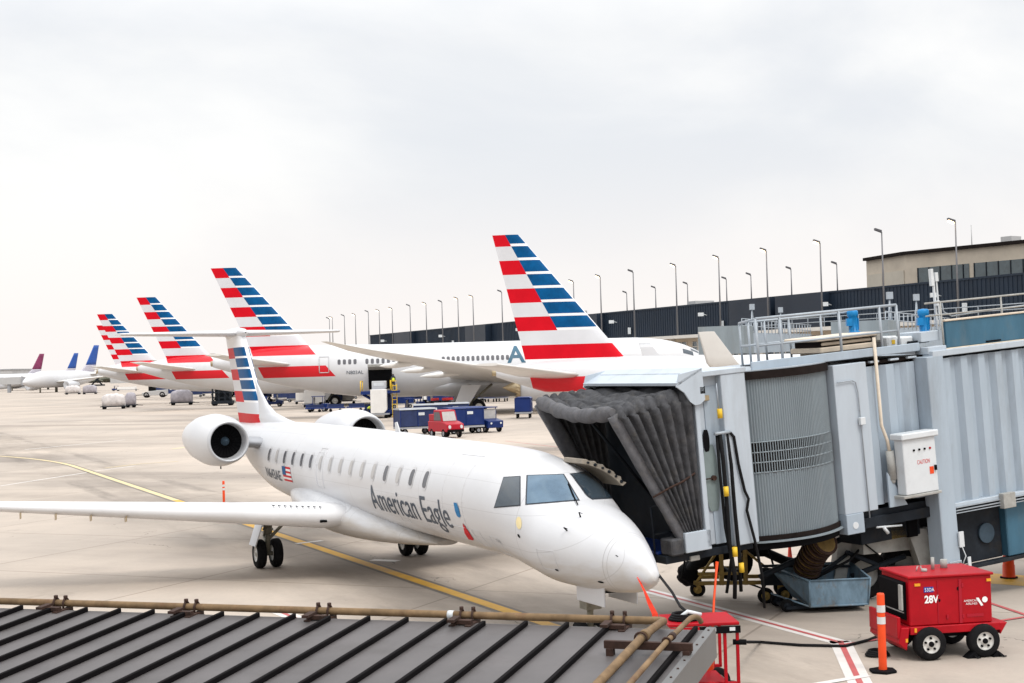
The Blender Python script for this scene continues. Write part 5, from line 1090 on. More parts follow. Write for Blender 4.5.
# streamer on the nose
s_, a_ = jray(638, 577)
q = MB(); p0 = JM @ jp(s_, a_, .01); pa = [p0, W(645, 592, p0.y - .1), W(650, 604, p0.y - .1), W(655, 614, p0.y - .12), W(657, 640, p0.y - .1)]
vs = []
for i, p in enumerate(pa): w_ = [.012, .02, .04, .05, .05][i]; vs += [p + Vector((-w_, 0, 0)), p + Vector((w_, .02, 0)), p + Vector((w_, .035, 0)), p + Vector((-w_, .015, 0))]
q.loft([vs[4*i:4*i+4] for i in range(5)], 0, False); o = q.build('warning_streamer', 'ored', None); tag(o, 'red warning ribbon hanging from the nose of the regional jet', 'ribbon')
# ground power unit
gb = (G(930, 662) + G(984, 656)) / 2; GRZ = R(9)
GU = thing('ground_power_unit', 'red four-wheeled ground power unit trailer numbered 53DA', 'trailer', (gb.x - .10, gb.y + .60, 0), GRZ)
print('gpu', GU.location, math.degrees(GU.rotation_euler.z))
x0, x1, y0, y1 = -.78, .72, -.52, .62
q = MB(); q.box((-.03, .05, .97), (1.48, 1.12, .80)); body = q.build('housing', 'gpured', GU, bevel=.015)
q = MB(); q.box((-.03, .05, 1.39), (1.54, 1.20, .045)); q.build('lid', 'gpured', GU, bevel=.012)
q = MB()
for xx in (-.26, .12): q.box((xx, -.515, .95), (.012, .012, .72))
q.box((.14, -.518, .95), (.05, .016, .74)); q.build('door_seams', 'vred', GU)
q = MB(); q.box((.02, .05, .50), (1.62, 1.24, .13)); q.prism([(-.80, -.57, .56), (-.95, -.57, .56), (-1.0, -.57, .30), (-.86, -.57, .18)], (0, 1.24, 0)); q.box((-.98, .05, .56), (.06, 1.2, .36)); q.prism([(.80, -.57, .56), (.95, -.57, .56), (.82, -.57, .36)], (0, 1.24, 0)); q.build('chassis', 'gpured', GU, bevel=.01)
q = MB(); q.box((0, .05, .40), (1.5, .9, .10)); q.tube((-.5, -.5, .27), (-.5, .6, .27), .03); q.tube((.5, -.5, .27), (.5, .6, .27), .03); q.build('axle_frame', 'dark', GU)
wheel_set(GU, [(-.46, -.56, .28), (.50, -.56, .28), (-.46, .66, .28), (.50, .66, .28)], .28, .19)
for xx in (-.46, .50):
    q = MB(); q.tube((xx, -.66, .28), (xx, -.60, .28), .045, .05, 14)
    for k in range(5): a = R(72 * k + 20); q.tube((xx + .10 * math.cos(a), -.648, .28 + .10 * math.sin(a)), (xx + .10 * math.cos(a), -.60, .28 + .10 * math.sin(a)), .020, .020, 8)
    q.build('hub', 'dark', GU)
q = MB()
for k in range(7): q.box((-.806 - .006 * 0, -.02, .78 + .065 * k), (.02, .72, .02))
q.build('end_vents', 'graybeige', GU)
q = MB(); q.box((-.10, -.52, .70), (.03, .02, .06)); q.box((.18, -.525, .70), (.03, .02, .06)); q.box((.18, -.525, 1.22), (.03, .02, .06)); q.box((.40, -.515, .70), (.30, .006, .05)); q.build('hinges', 'vred', GU)
q = MB(); q.prism([(-.775, -.40, .66), (-.80, -.40, .66), (-.86, -.40, 1.28), (-.775, -.40, 1.30)], (0, .95, 0)); q.build('end_panel', 'dark', GU)
q = MB(); q.box((-.88, -.42, 1.05), (.03, .12, .42)); q.build('end_bracket', 'graybeige', GU)
q = MB(); q.tube((.12, -.52, 1.16), (.12, -.50, 1.16), .035, .035, 12); q.tube((-.24, -.52, .98), (-.24, -.505, .98), .025, .025, 10); q.build('lock_holes', 'dark', GU)
q = MB(); q.box((-.62, -.515, 1.26), (.10, .02, .045)); q.box((.66, -.515, 1.28), (.08, .02, .045)); q.box((-.70, -.576, .51), (.04, .01, .07)); q.box((.86, -.53, .51), (.03, .01, .08)); q.box((-.86, -.56, .35), (.04, .03, .06)); q.build('reflectors', 'amber', GU)
q = MB(); q.box((-.42, -.513, 1.17), (.17, .006, .09)); q.build('number_plate', 'signblue', GU)
fx = lambda x_, z_: flat((x_, -.520, z_), (1, 0, 0), (0, 0, 1))
lettering('lettering', '53DA', .085, fx(-.495, 1.14), 'letw', GU, step=0, sx=.85); lettering('lettering', '28V', .17, fx(-.50, .95), 'letw', GU, step=0, sx=.9, bold=.006)
lettering('lettering', 'AMERICAN', .052, fx(.20, .93), 'letw', GU, step=0); lettering('lettering', 'AIRLINES', .052, fx(.235, .88), 'letw', GU, step=0)
q = MB(); q.add([(.58 + .05 * math.cos(R(20*k)), -.519, .955 + .05 * math.sin(R(20*k))) for k in range(18)], [tuple(range(18))]); q.add([(.42, -.519, .99), (.47, -.519, .99), (.55, -.519, .86), (.51, -.519, .85)], [(0, 1, 2, 3)]); q.build('emblem', 'letw', GU)
q = MB(); q.tube((-.3, -.1, 1.41), (-.3, -.1, 1.46), .05, .05); q.tube((-.05, .1, 1.41), (-.05, .1, 1.62), .03, .03); q.tube((.2, .2, 1.41), (.2, .2, 1.56), .06, .06); q.path([(-.42, -.05, 1.42), (-.40, -.05, 1.5), (-.34, -.05, 1.5), (-.32, -.05, 1.42)], .01, 6); q.build('exhaust_stubs', 'graybeige', GU)
for xx in (.28, .74):
    pass
for i, xx in enumerate((.28, .74)):
    p = GU.matrix_basis @ Vector((xx, -.56, 0)); ch = thing('wheel_chock', 'black rubber chock %s of the red trailer\'s right wheel' % ('left', 'right')[i], 'chock', p, GU.rotation_euler.z); q = MB(); s_ = 1 if xx > .5 else -1
    q.prism([(-.12, -.1, 0), (.12, -.1, 0), (-.02 * s_, -.1, .11)], (0, .2, 0)); q.build('wedge', 'dark', ch, bevel=.008)
    q = MB(); q.path([(0, -.1, .05), (.03, -.16, .02), (.1, -.14, .02)], .012, 6); q.build('rope', 'hose', ch)
q = MB()
for k in range(3): q.path([GU.matrix_basis @ Vector((-1.15 + (.2 - .03*k) * math.cos(R(30*i)), .0 + .16 * math.sin(R(30*i)), .03 + .03*k)) for i in range(13)], .022, 8)
o = q.build('cable_coil', 'hose', None); tag(o, 'black cable coil on the ground left of the red trailer', 'cable')
# delineators
def delineator(px, py, h, lab, small=False):
    p = G(px, py); d = thing('delineator_post', lab, 'post', (p.x, p.y, 0), 0, 'orange delineator posts'); k = h / 1.22
    q = MB(); q.lathe([(.03, .064*k), (.35*k, .062*k), (1.19*k, .060*k), (1.215*k, .052*k), (1.22*k, .001)] if not small else [(.0, .16), (.04, .16), (.05, .10), (h*.9, .04), (h, .03)], (0, 0, 0), (0, 0, 1), 20); q.build('post', 'orange', d)
    if not small:
        for z in (.98, .80): q = MB(); q.lathe([((z - .055) * k, .066 * k), ((z + .055) * k, .065 * k)], (0, 0, 0), (0, 0, 1), 20); q.build('reflective_band', 'reflect', d)
        q = MB(); pts = [(.23 * math.cos(R(60*j + 30)), .23 * math.sin(R(60*j + 30)), 0) for j in range(6)]; q.prism(pts, (0, 0, .045)); q.build('base', 'dark', d, bevel=.01)
delineator(883, 672, 1.28, 'tall orange delineator post with two silver bands beside the red trailer')
delineator(224, 505, .95, 'small red post far off behind the wing of the regional jet')
# orange barrel on the yellow ground line right
ob = G(1009, 578); d = thing('safety_barrel', 'orange safety barrel by the yellow line at the right edge', 'barrel', (ob.x, ob.y, 0)); q = MB(); q.lathe([(0, .16), (.05, .16), (.06, .14), (.30, .135), (.31, .125), (.50, .12), (.52, .10), (.53, .001)], (0, 0, 0), (0, 0, 1), 20); q.build('barrel_body', 'orange', d); q = MB(); q.lathe([(0, .20), (.035, .19), (.036, .0)], (0, 0, 0), (0, 0, 1), 20); q.build('base_ring', 'dark', d)
# ================================================================ CONCOURSE
ZT = 12.5
def roofpt(px):   # concourse roof edge: height above horizon grows linearly along a straight wall
    h = 35 + .0668 * (px - 370); Y = (ZT - CZ) * F / h; p = W(px, 330, Y); return Vector((p.x, p.y, 0))
A0, A1 = roofpt(370), roofpt(1024); cd = (A1 - A0).normalized(); cn = Vector((cd.y, -cd.x, 0))
if cn.y > 0: cn = -cn         # airside normal, towards the camera
CL = (A1 - A0).length
CC = thing('concourse_building', 'long low concourse with dark navy cladding and a pale ledge behind the parked jets', 'building', A0, 0)
def CPt(a, n, z): return A0 + cd * a + cn * n + Vector((0, 0, z))
def cbx(mb, a0, a1, n0, n1, z0, z1, m=0): return mb.hexa([CPt(a0, n0, z0), CPt(a1, n0, z0), CPt(a1, n1, z0), CPt(a0, n1, z0), CPt(a0, n0, z1), CPt(a1, n0, z1), CPt(a1, n1, z1), CPt(a0, n1, z1)], m)
AE = CL + 70
q = MB(); cbx(q, 0, AE, -24, 0, 8.5, ZT - .2); cbx(q, 0, AE, -.2, .12, ZT - .2, ZT); q.build('upper_wall', 'navy', CC, world=True)
q = MB()
for k in range(int(AE / .6)): cbx(q, k * .6, k * .6 + .12, 0, .05, 8.55, ZT - .2)
q.build('cladding_ribs', 'navy', CC, world=True)
M['navyd'] = pm('navy_cladding_dark', (.012, .02, .034), .4, .1, .15, .4)
for a in (18, 55, 96, 140, 150, 190, 222):
    q = MB(); cbx(q, a, a + 9, .0, 1.2, 8.46, ZT + (.5 if a == 222 else -.1)); q.build('projecting_bay', 'navyd', CC, world=True)
q = MB(); cbx(q, -1, AE, -1, 3.4, 8.05, 8.45); q.build('ledge', 'stone', CC, world=True)
q = MB(); cbx(q, -1, AE, -24, 1.0, 0, 8.04); q.build('lower_wall', 'concrete', CC, world=True)
k = 0; a = 3.
while a < AE - 8 and k < 60:
    q = MB(); cbx(q, a, a + 4.6, .9, 1.06, 5.2, 7.6); wf = q.build('window', 'paneglass', CC, world=True)
    q = MB(); [cbx(q, a + j * 1.15 - .05, a + j * 1.15 + .05, 1.0, 1.14, 5.2, 7.6) for j in range(5)]; cbx(q, a, a + 4.6, 1.0, 1.13, 6.9, 7.0); q.build('mullions', 'stone', wf, world=True)
    a += 6.1; k += 1
for k in range(int(AE / 7)): q = MB(); cbx(q, k * 7., k * 7. + .5, .8, 1.5, 0, 8.04); q.build('pier', 'stone', CC, world=True)
q = MB(); 
for z in (9.0, 9.5): q.tube(CPt(150, 3.1, z), CPt(AE, 3.1, z), .05, .05, 5)
for k in range(60): q.tube(CPt(150 + k * 3, 3.1, 8.4), CPt(150 + k * 3, 3.1, 9.5), .05, .05, 5)
q.build('ledge_railing', 'galv', CC, world=True)
for a, h in ((75, .9), (82, 1.2), (120, .8), (186, 1.), (236, 1.1)):
    q = MB(); cbx(q, a, a + 2.2, -8, -5, ZT - .2, ZT + h); q.build('roof_unit', 'hazegrey', CC, world=True)
for a in (12, 44, 78, 110, 134, 160, 178, 200, 226):
    q = MB(); q.tube(CPt(a, .6, 10.9), CPt(a, 1.5, 11.1), .05); b_ = CPt(a, 1.5, 11.0); q.box(b_, (.7, .4, .45)); q.box(CPt(a + 3, .3, 9.6), (.4, .4, .9)); q.build('floodlight', 'boxw', CC, world=True)
# upper building
TBd = thing('terminal_building', 'beige concrete terminal block with a dark roof edge rising above the concourse', 'building', CPt(CL, -25, 0), 0)
Yt = 152
def tp(px, py, Y): return W(px, py, Y)
c1, c2, c3 = W(866, 256, 196), W(905, 254, 186), W(1024, 243.5, 172)
dirr = Vector((c3.x - c2.x, c3.y - c2.y, 0)).normalized(); c4 = c3 + dirr * 60; z1 = (c2.z + c1.z) / 2
def wallq(mb, a, b, z0, z1, th, m=0, off=0.):
    a = Vector((a.x, a.y, 0)); b = Vector((b.x, b.y, 0)); d = (b - a).normalized(); n = Vector((d.y, -d.x, 0)); 
    if n.y > 0: n = -n
    a = a + n * off; b = b + n * off
    return mb.hexa([a + Vector((0, 0, z0)), b + Vector((0, 0, z0)), b - n*th + Vector((0, 0, z0)), a - n*th + Vector((0, 0, z0)), a + Vector((0, 0, z1)), b + Vector((0, 0, z1)), b - n*th + Vector((0, 0, z1)), a - n*th + Vector((0, 0, z1))], m)
q = MB(); wallq(q, c1, c2, 0, z1 - .4, 20); wallq(q, c2, c4, 0, z1 - .4, 20); q.build('wall', 'concrete', TBd, world=True)
q = MB(); wallq(q, c1, c2, z1 - .39, z1, 20.5, 0, .5); wallq(q, c2 - dirr*.0, c4, z1 - .388, z1 + .002, 20.5, 0, .52); q.build('roof_edge', 'roofblk', TBd, world=True)
M['conlight'] = pm('precast_panel_light', (.50, .45, .37), .7, 0, .08, .4)
q = MB(); wallq(q, c1.lerp(c2, .05), c1.lerp(c2, .42), z1 - 8, z1 - 2.3, .1, 0, .12); wallq(q, c1.lerp(c2, .50), c1.lerp(c2, .97), z1 - 8, z1 - 2.3, .1, 0, .12); q.build('precast_panels', 'conlight', TBd, world=True)
for k in range(9):
    a = c2 + dirr * (2.0 + k * 8.4); b = a + dirr * 7.6; q = MB(); wallq(q, a, b, z1 - 6.2, z1 - 2.2, .2, 0, .1); wf = q.build('window', 'paneglass', TBd, world=True)
    q = MB(); [wallq(q, a + dirr * (j * 1.7 - .06), a + dirr * (j * 1.7 + .06), z1 - 6.2, z1 - 2.2, .1, 0, .18) for j in range(5)]; q.build('mullions', 'jbd', wf, world=True)
q = MB(); wallq(q, c3 - dirr * 6, c3 - dirr * 4.5, z1, z1 + 1., 2, 0, -4); q.tube(c3 - dirr * 5 + Vector((0, 6, 0)), c3 - dirr * 5 + Vector((0, 6, 3.2)), .06); q.build('roof_vent', 'hazegrey', TBd, world=True)

# ================================================================ LAMP POSTS
def lamp_mesh(H, lit, arm=-1.):
    q = MB(); q.tube((0, 0, 0), (0, 0, H), .13, .075, 8); q.build
    return q
protos = {}
def lamp(px, ytop, lit, where, lab, flip=False):
    if where == 'front':   # on the ledge, airside
        best = None
        for i in range(-200, 3200):
            a = i * .1; p = CPt(a, 2.6, 0); d = (p.x / p.y * F + 512); 
            if best is None or abs(d - px - 2) < best[0]: best = (abs(d - px - 2), p)
        base = best[1] + Vector((0, 0, 8.45))
    else:
        best = None
        for i in range(-200, 3200):
            a = i * .1; p = CPt(a, -22, 0); d = (p.x / p.y * F + 512)
            if best is None or abs(d - px - 2) < best[0]: best = (abs(d - px - 2), p)
        base = best[1] + Vector((0, 0, ZT - .2))
    top = W(px, ytop, base.y).z; H = top - base.z
    T = thing('lamp_post', lab, 'lamp post', base, 0, 'lamp posts along the concourse')
    q = MB(); q.tube((0, 0, 0), (0, 0, H), .12, .065, 8); q.build('pole', 'lamp', T)
    s = -1; q = MB(); q.tube((0, 0, H - .1), (s * .3, 0, H + .15), .06, .06, 6)
    q.hexa([(s*.05, -.3, H - .05), (s*.72, -.3, H + .22), (s*.72, .3, H + .22), (s*.05, .3, H - .05), (s*.05, -.3, H + .18), (s*.72, -.3, H + .42), (s*.72, .3, H + .42), (s*.05, .3, H + .18)]); hd = q.build('lamp_head', 'lamphead', T)
    if lit:
        q = MB(); q.hexa([(s*.2, -.26, H - .16), (s*.68, -.26, H + .06), (s*.68, .26, H + .06), (s*.2, .26, H - .16), (s*.2, -.26, H - .03), (s*.68, -.26, H + .20), (s*.68, .26, H + .20), (s*.2, .26, H - .03)]); q.build('lens', 'lit', hd)
fr_ = [(957, 222, 1), (883, 232, 0), (821, 243, 1), (767, 251, 1), (719, 258, 1), (676, 266, 1), (633, 272, 0), (600, 277, 1), (573, 282, 1), (501, 292, 0), (472, 297, 1), (457, 299, 1), (441, 302, 0), (425, 304, 1), (409, 306, 0), (391, 309, 1), (378, 311, 1), (367, 312, 0), (354, 315, 1), (343, 316, 0), (331, 318, 1), (322, 319, 0)]
marks = ['tallest lit lamp post, in front of the beige terminal block windows', 'unlit lamp post with a dark head at the left corner of the beige terminal block', 'lit lamp post behind the left half of the walkway railing', 'lit lamp post rising just right of the walkway railing corner above the slatted curtain',
 'lit lamp post rising above the pale sharklet', 'lit lamp post above the nose of the wide-body jet', 'unlit dark-headed lamp post right of the nearest striped fin', 'lit lamp post beside the leading edge of the nearest striped fin', 'lamp post closest to the leading edge of the nearest striped fin, partly behind it']
for i, (x, y, l) in enumerate(fr_):
    if i < len(marks): lab = marks[i]
    else:
        n = i - len(marks); ordn = ['first', 'second', 'third', 'fourth', 'fifth', 'sixth', 'seventh', 'eighth', 'ninth', 'tenth', 'eleventh', 'twelfth', 'thirteenth'][n]
        lab = 'thin lamp post, %s leftwards from the nearest striped fin' % ordn
    lamp(x, y, l, 'front', lab)
mk_ = ['x']
bk = [(837, 264, 'left of the unlit lamp by the terminal block'), (791, 269, 'between the two lit lamps over the walkway railing'), (751, 275, 'just left of the walkway railing corner'), (726, 279, 'right beside the lit lamp above the sharklet'), (687, 284, 'right of the lit lamp above the wide-body nose'), (655, 288, 'between the unlit and the lit lamp right of the nearest fin'), (626, 293, 'left of the unlit lamp nearest the striped fin')]
for x, y, l in bk: lamp(x, y, 0, 'back', 'short roof lamp post ' + l)

# ================================================================ VEHICLES AND EQUIPMENT ON THE APRON
def put(px, py, Y=None):
    p = G(px, py) if Y is None else W(px, py, Y); return (p.x, p.y, 0)
def wheels4(T, L_, Wd, r, w=.2, rim='vgrey'):
    wheel_set(T, [(sx * L_, sy * Wd, r) for sx in (-1, 1) for sy in (-1, 1)], r, w, rimmat=rim)
# red service truck
def truck(lab, loc, rz, body='vred', group=None):
    T = thing('service_truck', lab, 'truck', loc, rz, group)
    q = MB(); prof = [(-1.75, .45), (1.75, .45), (1.85, .62), (1.82, 1.0), (1.1, 1.16), (.75, 1.2), (-1.75, 1.2)]
    q.prism([(x, -.85, z) for x, z in prof], (0, 1.7, 0)); q.build('body', body, T, bevel=.05)
    q = MB(); pr = [(.78, 1.18), (.42, 1.98), (-.75, 2.02), (-.9, 1.18)]; q.prism([(x, -.78, z) for x, z in pr], (0, 1.56, 0)); q.build('cab', body, T, bevel=.05)
    q = MB(); q.add([(.80, -.66, 1.22), (.80, .66, 1.22), (.50, .62, 1.88), (.50, -.62, 1.88)], [(0, 1, 2, 3)]); q.build('windscreen', 'cabshade', T)
    for sg in (-1, 1): q = MB(); q.add([(.62, sg*.79, 1.25), (-.72, sg*.79, 1.25), (-.62, sg*.79, 1.86), (.38, sg*.79, 1.86)], [(0, 1, 2, 3)]); q.build('side_window', 'cabwin', T)
    for sg in (-1, 1):
        q = MB(); q.tube((1.80, sg*.58, .80), (1.88, sg*.58, .80), .13, .13, 12); q.build('headlight', 'boxw', T)
    q = MB(); q.box((1.86, 0, .52), (.12, 1.6, .18)); q.build('bumper', 'dark', T); q = MB(); q.box((-1.25, 0, 1.45), (.95, 1.5, .5)); q.build('cargo_box', body, T, bevel=.03)
    wheels4(T, 1.1, .74, .34, .24); return T
p = put(446, 437.5); truck('red service truck parked in front of the blue baggage carts', p, R(-58)).scale = (.80, .85, 1.02)
# blue covered baggage cart
def bag_cart(lab, loc, rz, group='blue baggage carts and tugs on the apron', cur='vblue'):
    T = thing('baggage_cart', lab, 'baggage cart', loc, rz, group)
    q = MB(); q.box((0, 0, .55), (3.0, 1.6, .14)); q.build('bed', 'vgrey', T)
    q = MB(); q.box((0, 0, 1.30), (2.9, 1.5, 1.3)); q.build('curtain', cur, T, bevel=.03)
    q = MB()
    for x in (-1.45, 0, 1.45):
        for y in (-.77, .77): q.box((x, y, 1.3), (.07, .05, 1.36))
    q.build('frame', 'vblue', T)
    q = MB(); q.prism([(-1.5, y, z) for y, z in ((-.82, 1.96), (.82, 1.96), (.6, 2.08), (-.6, 2.08))], (3.0, 0, 0)); q.build('cover', 'vgrey' if cur == 'vblued' else 'vblue', T)
    q = MB(); q.box((.3, -.785, 1.62), (.5, .01, .22)); q.build('decal', 'boxw', T)
    q = MB(); q.tube((1.5, 0, .45), (2.3, 0, .42), .04); q.build('tow_bar', 'dark', T)
    wheel_set(T, [(-1.05, -.6, .25), (-1.05, .6, .25), (1.05, -.6, .25), (1.05, .6, .25)], .25, .15, rimmat='vgrey'); return T
def tug(lab, loc, rz, cab=True, col='vblue', group='blue baggage carts and tugs on the apron'):
    T = thing('baggage_tug', lab, 'tug', loc, rz, group)
    q = MB(); q.prism([(x, -.72, z) for x, z in [(-1.4, .35), (1.4, .35), (1.45, .9), (.5, 1.08), (.4, .75), (-.5, .75), (-.6, 1.0), (-1.4, 1.0)]], (0, 1.44, 0)); q.build('body', col, T, bevel=.04)
    q = MB(); q.box((-.4, 0, .95), (.25, .9, .5)); q.box((-.15, 0, .85), (.5, .9, .12)); q.build('seat', 'dark', T)
    if cab:
        q = MB()
        for x in (-.75, .55):
            for y in (-.62, .62): q.tube((x, y, .9), (x - .05, y, 1.92), .045, .045, 6)
        q.build('cab_posts', col, T); q = MB(); q.box((-.12, 0, 1.95), (1.6, 1.4, .08)); q.build('canopy', col, T)
        q = MB(); q.box((.54, 0, 1.45), (.02, 1.2, .75)); q.build('windscreen', 'cabshade', T)
    q = MB(); q.tube((1.44, -.45, .72), (1.48, -.45, .72), .08); q.tube((1.44, .45, .72), (1.48, .45, .72), .08); q.build('headlights', 'boxw', T)
    wheels4(T, .9, .64, .3, .2); return T
# dolly with container
def container(lab, loc, rz, col='vwhite', Lc=2.4, Hc=1.55, group='containers and pallets on dollies'):
    T = thing('container_dolly', lab, 'dolly', loc, rz, group)
    q = MB(); q.box((0, 0, .45), (Lc + .5, 1.6, .12)); q.box((0, 0, .52), (Lc, 1.5, .03)); q.build('bed', 'vgrey', T)
    q = MB(); q.prism([(x, -.75, z) for x, z in [(-Lc/2, .56), (Lc/2 - .3, .56), (Lc/2, .9), (Lc/2, .56 + Hc), (-Lc/2, .56 + Hc)]], (0, 1.5, 0)); q.build('container', col, T, bevel=.03)
    q = MB(); q.tube((Lc/2 + .2, 0, .4), (Lc/2 + 1.1, 0, .38), .04); q.build('tow_bar', 'dark', T)
    wheels4(T, Lc/2 - .1, .6, .2, .14, 'dark'); return T
def pallet(lab, loc, rz, Lp=3.0, Hp=1.6, col='tarp', group='wrapped cargo pallets on dollies'):
    T = thing('cargo_pallet_dolly', lab, 'dolly', loc, rz, group)
    q = MB(); q.box((0, 0, .42), (Lp + .5, 2.3, .14)); q.build('bed', 'jbd', T)
    rr = random.Random(int(loc[0] * 10)); q = MB(); rings = []
    nx = 14
    for i in range(nx + 1):
        x = -Lp/2 + Lp * i / nx; e = 1 - .25 * abs(2 * i / nx - 1) ** 4; pts = []
        for k in range(18):
            a = math.pi * k / 17; y = -1.08 * math.copysign(abs(math.cos(a)) ** .35, math.cos(a)); z = .5 + Hp * e * abs(math.sin(a)) ** .4 * (1 + rr.uniform(-.06, .05)); pts.append((x + rr.uniform(-.04, .04), y * e, z))
        rings.append(pts)
    q.loft(rings, 0, True, True, True); q.build('wrapped_load', col, T)
    q = MB(); q.tube((Lp/2, 0, .4), (Lp/2 + 1.2, 0, .35), .05); q.build('tow_bar', 'dark', T)
    wheels4(T, Lp/2 - .3, .9, .24, .2, 'dark'); return T
# row of carts behind the red truck
q0 = bag_cart('navy curtained baggage cart left of the red service truck', put(415, 434.5), R(24), cur='vblued')
bag_cart('blue baggage cart right behind the red service truck', put(463, 433.5), R(26))
tug('blue baggage tug at the right end of the cart row behind the red truck', put(486, 432), R(-55))
def copy_of(o, lab, px, py, rz): return dup(o, put(px, py), rz, lab, o.get('group'))
copy_of(q0, 'navy baggage cart behind the first cart, only its roof above it', 431, 427.5, R(4))
copy_of(q0, 'blue-roofed baggage cart behind the red truck cab', 452, 426, R(6))
bc = bag_cart('lone blue baggage cart near the tail of the nearest striped-tail jet', put(524, 418), R(86))
# blue vehicles under the wide-body wing
for px, py, lab in ((478, 401, 'blue cart under the engine of the wide-body, leftmost of three'), (491, 401, 'blue cart under the engine of the wide-body, middle of three'), (502, 400.5, 'blue cart under the engine of the wide-body, rightmost of three')):
    copy_of(bc, lab, px, py + 1, R(80))
tg = tug('blue tug under the wide-body belly right of the cargo loader', put(412, 417), R(170))
copy_of(tg, 'blue tug behind the loader ladder under the wide-body belly', 428, 409, R(20))
copy_of(bc, 'blue cart beyond the ladder under the belly of the wide-body', 402, 408, R(10)); copy_of(bc, 'blue cart under the wing root of the wide-body', 438, 405, R(10)); copy_of(bc, 'blue cart left of the wide-body main gear', 450, 404, R(10))
copy_of(tg, 'blue tug under the tail cone of the wide-body, right of the regional jet fin', 274, 406.5, R(0)); copy_of(tg, 'blue tug farther under the wide-body tail', 259, 402, R(180))
for px, py, lab in ((259, 397, 'dark cart beyond the wide-body tail, leftmost of three'), (287, 397.5, 'dark cart beyond the wide-body tail, middle of three'), (303, 398, 'dark cart beyond the wide-body tail, rightmost of three')): copy_of(q0, lab, px, py, R(8))
container('white container on a dolly under the rear belly of the wide-body', put(315, 407), R(3), Lc=3.0, Hc=1.9)
container('low white container dolly just right of the taller one under the belly', put(346, 404), R(3), Lc=2.6, Hc=1.2)
container('large white container standing by the cargo loader', put(368, 0, 156), R(2), Lc=1.7, Hc=2.5)
copy_of(q0, 'dark cart under the rear belly just right of the white containers', 333, 404.5, R(6)); copy_of(q0, 'dark cart farther under the belly between the white containers', 326, 399.5, R(6)); copy_of(tg, 'blue tug at the left end of the blue dolly train', 318, 411.5, R(175))
T = thing('empty_dolly', 'blue empty dolly train under the rear belly of the wide-body', 'dolly', put(339, 411.5), R(2)); q = MB()
for k in range(3): q.box((-3 + k * 2.6, 0, .5), (2.4, 1.5, .16)); 
q.build('bed', 'vblue', T); q = MB()
for k in range(3): q.box((-3 + k * 2.6, .6, .75), (2.0, .1, .4))
q.build('side_rail', 'vblued', T); wheel_set(T, [(-3.6 + k * 2.6, -.6, .2) for k in range(3)] + [(-2.4 + k * 2.6, -.6, .2) for k in range(3)], .2, .14, rimmat='dark')
# cargo loader with container at the hold
def loader(name, lab, loc, rz, H, dark, cont=True):
    T = thing(name, lab, 'cargo loader', loc, rz)
    c = 'jbd' if dark else 'vblue'
    q = MB(); q.box((0, 0, .55), (3.4, 3.0, .5)); q.build('chassis', c, T, bevel=.03)
    q = MB(); q.box((0, 0, H), (3.2, 3.4, .35)); q.build('platform', c, T)
    q = MB()
    for y in (-1.3, 1.3):
        q.tube((-1.4, y, .8), (1.4, y, H - .2), .09); q.tube((1.4, y, .8), (-1.4, y, H - .2), .09)
    q.build('scissor_arms', c, T)
    if not dark: q = MB(); q.box((.9, .2, 1.6), (1.3, 2.2, 1.6)); q.box((-.9, .3, 1.1), (.8, 1.6, .7)); q.build('power_pack', 'vblued', T, bevel=.04)
    q = MB()
    for x in (-1.6, 1.6):
        for y in (-1.6, 1.6): q.tube((x, y, H + .1), (x, y, H + 1.3), .05)
        q.tube((x, -1.6, H + 1.25), (x, 1.6, H + 1.25), .05)
    q.build('guard_rail', 'yel' if not dark else 'jbd', T)
    if not dark:
        q = MB()
        for x in (1.75, 2.25): q.box((x, -1.4, H / 2 + .3), (.08, .1, H + 1.2))
        for k in range(8): q.box((2.0, -1.4, .4 + k * .5), (.5, .08, .08))
        q.build('ladder', 'yel', T)
    wheels4(T, 1.3, 1.3, .35, .3, 'dark'); return T
lp = W(377, 410, 159); LD = loader('cargo_loader', 'blue cargo loader with yellow ladder raised to the open hold of the wide-body', (lp.x, 159, 0), R(2), 2.7, False)
T = thing('air_container', 'silver air cargo container on the raised loader platform', 'container', (lp.x + .3, 159, 2.88), R(2)); q = MB(); q.prism([(x, -.8, z) for x, z in [(-.75, .0), (.55, 0), (.8, .3), (.8, 1.05), (-.75, 1.05)]], (0, 1.6, 0)); q.build('shell', 'silver', T, bevel=.04)
q = MB(); q.box((0, -.81, .7), (1.1, .02, .35)); q.build('side_panel', 'boxw', T)
dl = put(223, 405.5); LD2 = loader('loader_truck', 'dark scissor loader standing empty behind the regional jet fin', dl, R(4), 4.4, True)
q = MB()
for x in (-1.5, -.5, .5, 1.5): q.box((x, -1.2, 2.6), (.26, .2, 4.2))
for z in (1.3, 2.2, 3.1, 4.0): q.box((0, -1.2, z), (3.2, .12, .2))
q.box((0, .3, 1.8), (2.4, 1.6, 2.4))
q.build('mast', 'jbd', LD2)
for i, (px, py, rz, lab) in enumerate(((264, 400, 10, 'navy cart under the wide-body tail, leftmost in the near row'), (282, 401, 6, 'navy cart under the wide-body tail, second in the near row'), (296, 402, 3, 'navy cart under the wide-body tail, third in the near row'), (350, 399, 8, 'navy cart far under the belly left of the loader'), (312, 397, 0, 'navy cart far under the belly behind the white container'),
        (196, 397, 4, 'navy cart under the second jet belly between wrapped pallet and dark loader'), (242, 398, 5, 'navy cart right of the dark scissor loader'), (160, 392, 4, 'navy cart far beyond the pale pushback tractor'))): copy_of(q0, lab, px, py, R(rz))
for px, py, lab in ((462, 404, 'blue cart behind the wide-body main gear'), (420, 402, 'blue cart far under the belly right of the ladder'), (393, 401, 'blue cart just beyond the loader ladder')): copy_of(bc, lab, px, py, R(12))
